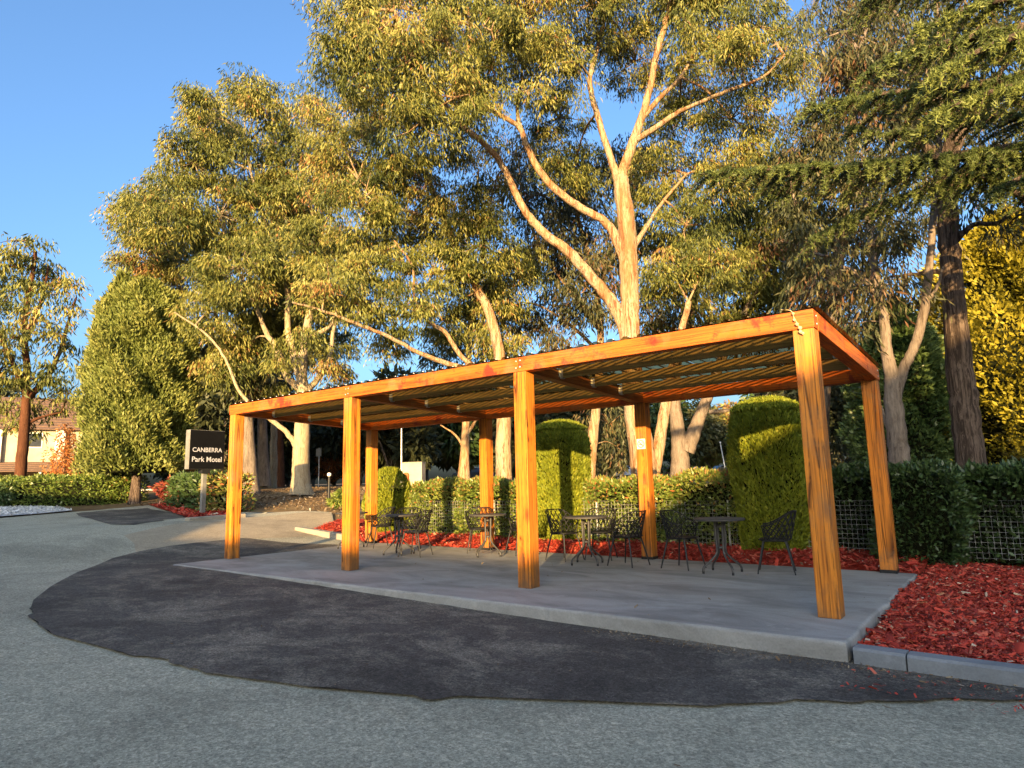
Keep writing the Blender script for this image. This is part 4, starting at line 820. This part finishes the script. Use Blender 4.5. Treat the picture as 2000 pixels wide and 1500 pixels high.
# ------------------------------------------------------------------ cedar: long horizontal boughs reaching in from the side
def cedar():
    r3 = np.random.default_rng(77); base = np.array([15.2, 8.2, float(gz(15.2, 8.2))-.1]); t_ = empty('cedar_tree', base, 0, 'dark cedar with long level boughs reaching in at the upper corner', 'tree')
    tb = MB(); tb.tube(smooth_path([(0, 0, 0), (.1, .05, 3), (0, .1, 7), (.1, 0, 12), (.05, .05, 17)], 6), np.linspace(.55, .12, 25), 12)
    boughs = [([(1990, 285, 14.2), (1880, 300, 13.2), (1760, 312, 12.3), (1640, 325, 11.5), (1520, 330, 10.9), (1385, 338, 10.4)], .95), ([(2010, 300, 15), (1900, 335, 14.2), (1800, 370, 13.6), (1700, 405, 13.2), (1592, 462, 12.8)], .8),
      ([(2010, 150, 13.5), (1900, 165, 12.6), (1790, 175, 12), (1680, 190, 11.5), (1575, 215, 11)], .85), ([(2010, 50, 12.6), (1930, 65, 11.8), (1840, 85, 11), (1740, 115, 10.4), (1700, 135, 10)], .7),
      ([(2080, 150, 9.6), (2000, 165, 9.2), (1920, 185, 8.9), (1820, 222, 8.5)], .55), ([(2080, 40, 9.5), (2000, 65, 9.0), (1900, 105, 8.7), (1822, 145, 8.4)], .55), ([(2090, -40, 10.4), (1990, -10, 9.8), (1900, 15, 9.4), (1790, 60, 9.0)], .6),
      ([(2020, 420, 15), (1990, 380, 14.6), (1930, 350, 14.2), (1880, 350, 14)], .6), ([(2030, 240, 15.5), (1960, 225, 15), (1860, 235, 14.6), (1740, 262, 14.2), (1660, 250, 14)], .8), ([(2020, -60, 12), (1900, -40, 11.5), (1780, -25, 11), (1690, 0, 10.6)], .7), ([(2060, 330, 12.5), (2000, 345, 12.1), (1940, 372, 11.8)], .5)]
    TP, TD, TT = [], [], []
    for ib, (pth, wid) in enumerate(boughs):
        P = smooth_path([at(*p) for p in pth], 8); P0 = base+np.array([.05, .05, P[0][2]-base[2]-.3]); P = np.vstack([P0, P]); n = len(P)
        tb.tube(P-base, np.linspace(.075, .01, n), 7); seg = np.diff(P, axis=0); ln = np.linalg.norm(seg, axis=1); cum = np.concatenate([[0], np.cumsum(ln)])
        tot = cum[-1]
        for s_ in np.arange(.8, tot, .03):
            i = min(np.searchsorted(cum, s_)-1, n-2); p = P[i]+seg[i]*((s_-cum[i])/ln[i]); d = seg[i]/ln[i]; side = np.cross(d, (0, 0, 1)); side /= np.linalg.norm(side)
            f_ = s_/tot; sg = 1 if r3.random() < .5 else -1; lb = wid*(1-.72*f_)*r3.uniform(.4, 1.35)+.14
            dirv = side*sg*r3.uniform(.35, 1)+d*.75+np.array([0, 0, r3.uniform(-.25, .12)]); dirv /= np.linalg.norm(dirv)
            m_ = max(3, int(lb/.05)); tt = np.linspace(0, 1, m_); Q = p+dirv*lb*tt[:, None]; Q[:, 2] -= r3.uniform(.15, .75)*lb*tt**1.6
            if lb > .35: tb.tube(Q[:: max(1, m_//4)]-base, .008, 4, False)
            TP.append(Q); TD.append(np.repeat(dirv[None], m_, 0)); TT.append(np.full(m_, (.5 if ib in (4, 5, 6) else .16)+r3.normal(0, .12))+.5*tt)  # sunlight painted in: lighter tone on tips and on the near boughs
    TP = np.vstack(TP); TD = np.vstack(TD); TT = np.concatenate(TT); k_ = 12; n = len(TP)
    P = np.repeat(TP, k_, 0)+r3.normal(0, .012, (n*k_, 3)); Dv = np.repeat(TD, k_, 0)*.55+unit(r3.normal(size=(n*k_, 3)))*.9+np.array([0, 0, .18])
    tb.build('trunk', M['bark_string'], t_)
    leaves('needles', P-base, Dv, .066*r3.uniform(.7, 1.3, n*k_), .017, np.repeat(TT, k_)+r3.normal(0, .1, n*k_), M['cedar'], t_, r3, .02, True)
cedar()

# ------------------------------------------------------------------ background trees and shrubs
def bush(name, label, base, rx, rz, leafm, seed, n, size, tone, cat, trunk=.0, th=0., group=None, barkm=None, nb=9):
    r3 = np.random.default_rng(seed); t_ = empty(name, base, 0, label, cat, group); C_ = []
    for k_ in range(nb):
        q = unit(r3.normal(size=(1, 3)))[0]*r3.uniform(.3, .8); C_.append((q[0]*rx, q[1]*rx, th+rz+q[2]*rz))
    C_ = np.array(C_); idx = r3.integers(0, nb, n); rb = np.array([.5*rx, .5*rx, .42*rz])
    q = unit(r3.normal(size=(n, 3)))*(r3.uniform(.45, 1, n)**.5)[:, None]*(r3.uniform(.8, 1.1, nb)[idx])[:, None]; P = C_[idx]+q*rb
    Dv = q*.6+np.array([0, 0, -.35])+r3.normal(0, .4, (n, 3)); leaves('crown' if th > 0 else 'foliage', P, Dv, size*r3.uniform(.6, 1.3, n), size*.4, tone+r3.normal(0, .1, nb)[idx]+r3.normal(0, .16, n)+.15*q[:, 2], leafm, t_, r3)
    mb = MB()
    if trunk:
        mb.tube(smooth_path([(0, 0, -.3), (.05*rx, 0, th), (0, .05*rx, th+rz)], 4), np.linspace(trunk, trunk*.4, 9), 8)
        for c in C_[::2]: mb.tube(np.array([(0, 0, th*.9), (c+np.array([0, 0, th]))*.5, c]), [trunk*.5, trunk*.3, trunk*.12], 5, False)
    else:
        for c in C_: mb.tube(np.array([(0, 0, -.1), c*.5, c]), [.05, .035, .015], 5, False)
    mb.build('trunk' if th > 0 else 'stems', barkm or M['bark_grey'], t_); return t_
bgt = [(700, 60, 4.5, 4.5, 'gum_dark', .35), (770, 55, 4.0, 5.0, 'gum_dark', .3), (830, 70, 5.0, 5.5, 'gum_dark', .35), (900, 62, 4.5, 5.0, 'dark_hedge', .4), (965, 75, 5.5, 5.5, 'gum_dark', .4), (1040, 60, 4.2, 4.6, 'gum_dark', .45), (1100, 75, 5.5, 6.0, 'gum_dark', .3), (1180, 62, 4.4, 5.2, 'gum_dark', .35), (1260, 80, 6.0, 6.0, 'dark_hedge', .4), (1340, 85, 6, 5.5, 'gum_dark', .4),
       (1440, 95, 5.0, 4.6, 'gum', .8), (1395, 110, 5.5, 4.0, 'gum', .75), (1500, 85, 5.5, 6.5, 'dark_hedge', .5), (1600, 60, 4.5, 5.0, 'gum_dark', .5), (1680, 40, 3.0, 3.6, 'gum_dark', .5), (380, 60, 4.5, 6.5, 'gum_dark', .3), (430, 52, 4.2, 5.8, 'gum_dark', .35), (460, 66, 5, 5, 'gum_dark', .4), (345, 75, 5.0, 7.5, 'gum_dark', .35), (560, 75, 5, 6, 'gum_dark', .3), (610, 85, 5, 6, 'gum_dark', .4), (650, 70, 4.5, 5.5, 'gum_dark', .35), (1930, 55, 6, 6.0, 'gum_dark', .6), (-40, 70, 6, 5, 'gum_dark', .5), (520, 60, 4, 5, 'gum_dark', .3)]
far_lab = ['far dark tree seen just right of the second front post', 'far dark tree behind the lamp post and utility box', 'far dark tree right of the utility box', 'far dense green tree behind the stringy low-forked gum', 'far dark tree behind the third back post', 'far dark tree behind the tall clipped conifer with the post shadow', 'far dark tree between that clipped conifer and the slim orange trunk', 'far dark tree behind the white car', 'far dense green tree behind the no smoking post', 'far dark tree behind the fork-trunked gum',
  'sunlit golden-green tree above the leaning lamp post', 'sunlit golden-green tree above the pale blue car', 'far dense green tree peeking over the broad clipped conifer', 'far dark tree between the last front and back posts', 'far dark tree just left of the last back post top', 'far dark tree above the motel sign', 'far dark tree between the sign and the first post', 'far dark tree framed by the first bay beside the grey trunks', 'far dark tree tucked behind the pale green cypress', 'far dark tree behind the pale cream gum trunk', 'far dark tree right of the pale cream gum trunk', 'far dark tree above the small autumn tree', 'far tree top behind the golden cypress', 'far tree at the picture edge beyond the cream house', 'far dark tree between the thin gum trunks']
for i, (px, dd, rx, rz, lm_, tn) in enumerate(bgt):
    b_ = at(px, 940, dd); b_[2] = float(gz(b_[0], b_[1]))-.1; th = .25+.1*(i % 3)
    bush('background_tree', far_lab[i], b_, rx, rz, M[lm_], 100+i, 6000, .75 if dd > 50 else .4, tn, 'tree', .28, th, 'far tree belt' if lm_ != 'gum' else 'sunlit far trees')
for i, (px, py, dd, rx, rz, mk, lb, nm) in enumerate([(640, 950, 62, 1.6, 1.5, 'autumn', 'small orange autumn tree far behind the pale gum trunk', 'autumn_tree'), (125, 935, 52, 1.3, 2.0, 'autumn', 'orange autumn tree between the cream house and the cypress', 'autumn_tree'), (358, 955, 44, 1.2, 1.9, 'autumn', 'orange autumn tree just left of the motel sign', 'autumn_tree'),
        (355, 966, 33, 1.4, .55, 'red_shrub', 'dark red shrub behind the hedge near the motel sign', 'red_shrub'), (18, 955, 42, 1.2, .8, 'dark_hedge', 'rounded dark bush at the corner of the cream house', 'round_bush'), (668, 1000, 23.5, .42, .34, 'photinia', 'scruffy green bush beside the bollard', 'scruffy_bush')]):
    b_ = at(px, py, dd)
    if i == 1: b_ = on_ground(b_); rz += .45
    if i > 2: b_[2] = float(gz(b_[0], b_[1]))
    bush(nm, lb, b_, rx, rz, M[mk], 200+i, 2200, .2, .6, 'tree' if i < 3 else 'shrub', .1 if i < 3 else 0, .5 if i < 3 else 0)

# ------------------------------------------------------------------ motel sign
sb = gnd(395, 1006); dS = math.hypot(*(sb-CAM)[:2]); k_ = dS/F
azc = math.atan2(CAM[1]-sb[1], CAM[0]-sb[0])                     # direction from the sign to the viewer
sg = empty('motel_sign', sb, azc+math.pi/2+R_(30), 'black square motel sign board on a grey post by the hedge', 'sign')
W_, Hs, Ds = 65*k_, 68*k_, 13*k_; zb_ = 79*k_
mb = MB(); mb.box((-W_/2, -Ds/2, zb_), (W_/2, Ds/2, zb_+Hs)); mb.build('sign_case', M['signgrey'], sg, .012)
mb = MB(); mb.box((-W_/2+.015, -Ds/2-.012, zb_+.01), (W_/2-.015, -Ds/2-.001, zb_+Hs-.01)); mb.build('sign_face', M['black'], sg)
mb = MB(); mb.box((-.075, -.06, -.4), (.075, .06, zb_-.14)); mb.build('post', M['signgrey'], sg, .006)
mb = MB(); mb.box((-.15, -.13, zb_-.14), (.15, .13, zb_-.002)); mb.build('bracket', M['steel'], sg)
def text_mesh(name, s_, width, m_, parent, loc, bold=0.0):
    cu = bpy.data.curves.new(name, 'FONT'); cu.body = s_; cu.extrude = .004; cu.offset = bold; cu.align_x = 'CENTER'; cu.resolution_u = 4
    to = bpy.data.objects.new(name, cu); col.objects.link(to); bpy.context.view_layer.update()
    me = bpy.data.meshes.new_from_object(to.evaluated_get(bpy.context.evaluated_depsgraph_get())); w0 = to.dimensions.x; bpy.data.objects.remove(to)
    o = link(name, me, m_, parent); s2 = width/w0; o.scale = (s2, s2, s2*.6); o.rotation_euler = (math.pi/2, 0, 0); o.location = loc; return o
text_mesh('lettering', 'CANBERRA', W_*.84, M['letter'], sg, (0, -Ds/2-.013, zb_+Hs*.44), .012)
text_mesh('lettering', 'Park Motel', W_*.84, M['letter'], sg, (0, -Ds/2-.013, zb_+Hs*.19), .012)
# thin post beside the bright hedge, bollard, lamp posts
def pole(name, label, base, h, r_, m_, lean=(0, 0), cap=None, cat='pole'):
    t_ = empty(name, base, 0, label, cat); mb = MB(); mb.tube([(0, 0, -.2), (lean[0]*.5, lean[1]*.5, h*.5), (lean[0], lean[1], h)], [r_, r_, r_*.8], 8); mb.build('shaft', m_, t_)
    if cap: cb = MB(); cb.lathe([(r_*.9, 0), (r_*1.5, .02), (r_*1.5, cap), (r_*.5, cap+.03)], 10, (lean[0], lean[1], h)); cb.build('cap', M['white'], t_)
    return t_
pole('marker_post', 'thin grey post at the end of the bright hedge block', gnd(444, 1004), 1.2, .035, M['signgrey'], cap=.06, cat='post')
pole('bollard_light', 'slim black bollard with pale cap on the driveway verge', gnd(642, 985), 1.0, .05, M['steel'], cap=.1, cat='bollard')
pole('lamp_post', 'thin grey lamp post beside the cream utility box', at(784, 945, 40), 3.6, .05, M['galv'], cap=.12, cat='lamp post')
pole('lamp_post', 'leaning lamp post in the car park beside the white car', at(1420, 935, 60), 3.1, .05, M['galv'], (-.45, .2), cap=.1, cat='lamp post')
sp_ = empty('street_sign', at(622, 948, 48), 0, 'small street sign on a thin pole behind the pale gum', 'sign'); mb = MB(); mb.tube([(0, 0, -.2), (0, 0, 2.6)], .03, 6); mb.build('pole', M['galv'], sp_); mb = MB(); mb.box((-.3, -.04, 2.0), (.3, -.03, 2.55)); mb.build('plate', M['signgrey'], sp_)
# cream utility box
ub = empty('utility_box', at(808, 946, 38), azc+.9, 'cream utility box with orange patch behind the hedge', 'utility box')
mb = MB(); mb.box((-.6, -.3, -.3), (.6, .3, 1.2)); mb.build('cabinet', M['cream'], ub, .02); mb = MB(); mb.box((-.62, -.32, 1.2), (.62, .32, 1.25)); mb.build('lid', M['kerb_pale'], ub)
mb = MB(); mb.lathe([(.13, 0), (.15, .02), (.15, .5), (.1, .6), (.02, .62)], 10, (-.28, -.42, .05)); mb.build('warning_patch', M['orange'], ub)

# ------------------------------------------------------------------ cream house on the left
hd = 58.0; hb = at(70, 935, hd); hb[2] = float(gz(hb[0], hb[1]))
hs = empty('cream_house', hb, math.atan2(CAM[1]-hb[1], CAM[0]-hb[0])+math.pi/2-.12, 'cream two storey house with brown tiled roof behind the hedge', 'house'); kh = hd/F
def hz(py): return (960-py)*kh+CAM[2]-hb[2]
zl, ze, zr = hz(912), hz(858), hz(800)
mb = MB(); mb.box((-9, 0, -.3), (5.2, 8, ze)); mb.build('wall', M['cream'], hs)
rf = MB(); rows = 12; ov = .5
for j in range(rows):
    t0, t1 = j/rows, (j+1)/rows; y0_, y1_ = -ov+t0*(4+ov), -ov+t1*(4+ov); z0_, z1_ = ze-.15+t0*(zr-ze+.15), ze-.15+t1*(zr-ze+.15)
    rf.add([(-9.5, y0_, z0_+.06), (5.7, y0_, z0_+.06), (5.7, y1_, z1_), (-9.5, y1_, z1_), (-9.5, y0_, z0_), (5.7, y0_, z0_)], [(0, 1, 2, 3), (4, 5, 1, 0)])
rf.add([(-9.5, 4, zr), (5.7, 4, zr), (5.7, 8.5, ze-.15), (-9.5, 8.5, ze-.15)], [(0, 1, 2, 3)]); rf.add([(5.2, 0, ze-.1), (5.2, 8, ze-.1), (5.2, 4, zr-.05)], [(0, 1, 2)]); rf.build('roof', M['roof_tile'], hs)
lr = MB()
for j in range(5):
    t0, t1 = j/5, (j+1)/5; lr.add([(-8, -2.4+t0*2.4, hz(928)+t0*.75+.06), (4.6, -2.4+t0*2.4, hz(928)+t0*.75+.06), (4.6, -2.4+t1*2.4, hz(928)+t1*.75), (-8, -2.4+t1*2.4, hz(928)+t1*.75), (-8, -2.4+t0*2.4, hz(928)+t0*.75), (4.6, -2.4+t0*2.4, hz(928)+t0*.75)], [(0, 1, 2, 3), (4, 5, 1, 0)])
lr.build('veranda_roof', M['roof_tile'], hs)
for x_ in (-5, -2, .4, 2.6, 4.4): mb = MB(); mb.box((x_, -2.3, -.3), (x_+.14, -2.16, hz(929))); mb.build('veranda_post', M['white'], hs)
mb = MB(); mb.box((1.0, -.35, zl), (1.6, -.003, ze-.02)); mb.build('pilaster', M['white'], hs)
mb = MB(); mb.box((-2.6, -.3, zl), (-2.1, -.003, ze-.02)); mb.build('downpipe', M['white'], hs)
for x_ in (-.65, -4.6):
    wz0, wz1 = hz(888), hz(867); fb = MB(); fb.box((x_-.07, -.05, wz0-.07), (x_+.87, -.003, wz1+.07)); wo = fb.build('window', M['white'], hs); pb = MB(); pb.box((x_, -.06, wz0), (x_+.8, -.052, wz1)); pb.build('pane', M['glass'], wo)
mb = MB(); mb.box((2.5, -2.9, -.3), (14, -2.7, .35)); tag(mb.build('garden_wall', M['white']), 'low white garden wall beyond the long hedge', 'wall'); gw = bpy.data.objects['garden_wall']; gw.location = hs.location; gw.rotation_euler = hs.rotation_euler

# ------------------------------------------------------------------ parked cars far behind the hedge
def car(label, px, py, dist, rz, color, seed):
    b_ = on_ground(at(px, py, dist)); t_ = empty('parked_car', b_, rz, label, 'car', 'cars in the far car park'); pm = plain('car_paint', color, .25, .1, .6, .02)
    outline = [(-2.1, .35), (-2.15, .75), (-2.0, .95), (-1.1, 1.02), (-.55, 1.42), (.9, 1.45), (1.55, 1.05), (2.05, .9), (2.12, .4)]
    mb = MB(); n = len(outline); V = [(x_, s_*.86*(1 if z < 1.1 else .8), z) for s_ in (-1, 1) for x_, z in outline]
    mb.add(V, [tuple(range(n))[::-1], tuple(range(n, 2*n))]+[(i, (i+1) % n, n+(i+1) % n, n+i) for i in range(n)]); mb.build('body', pm, t_, .06)
    for s_ in (-1, 1):
        wb = MB(); wb.add([(-.95, s_*.84, 1.05), (1.3, s_*.84, 1.05), (.85, s_*.72, 1.4), (-.5, s_*.72, 1.38)], [(0, 1, 2, 3)]); wb.build('side_window', M['glass'], t_)
        for x_ in (-1.35, 1.3):
            wh = MB(); wh.tube([(x_, s_*.7, .32), (x_, s_*.9, .32)], .32, 14); wo = wh.build('wheel', M['rubber'], t_); rb = MB(); rb.tube([(x_, s_*.9, .32), (x_, s_*.91, .32)], .19, 10); rb.build('rim', M['galv'], wo)
    for x_, zz in ((-1.12, 1.0), (1.57, 1.02)):
        k2 = 1 if x_ > 0 else -1; wb = MB(); wb.add([(x_+.03*k2, -.72, zz+.04), (x_+.03*k2, .72, zz+.04), (x_*.62+.05*k2, .62, 1.42), (x_*.62+.05*k2, -.62, 1.42)], [(0, 1, 2, 3)]); wb.build('windscreen', M['glass'], t_)
    return t_
car('white hatchback in the far car park beside the leaning lamp post', 1412, 932, 95, .9, (.7, .7, .7), 1)
car('pale blue car in the far car park right of the forked gum', 1368, 930, 105, 2.2, (.3, .42, .5), 2)
car('white car glimpsed just left of the no smoking post', 1228, 935, 75, 1.0, (.65, .66, .68), 3)
car('silver car seen between the hedge top and the stringy gum', 925, 945, 70, .2, (.4, .43, .47), 4)
car('dark red car glimpsed beside the forked gum trunk', 1296, 932, 100, .4, (.12, .03, .03), 5)
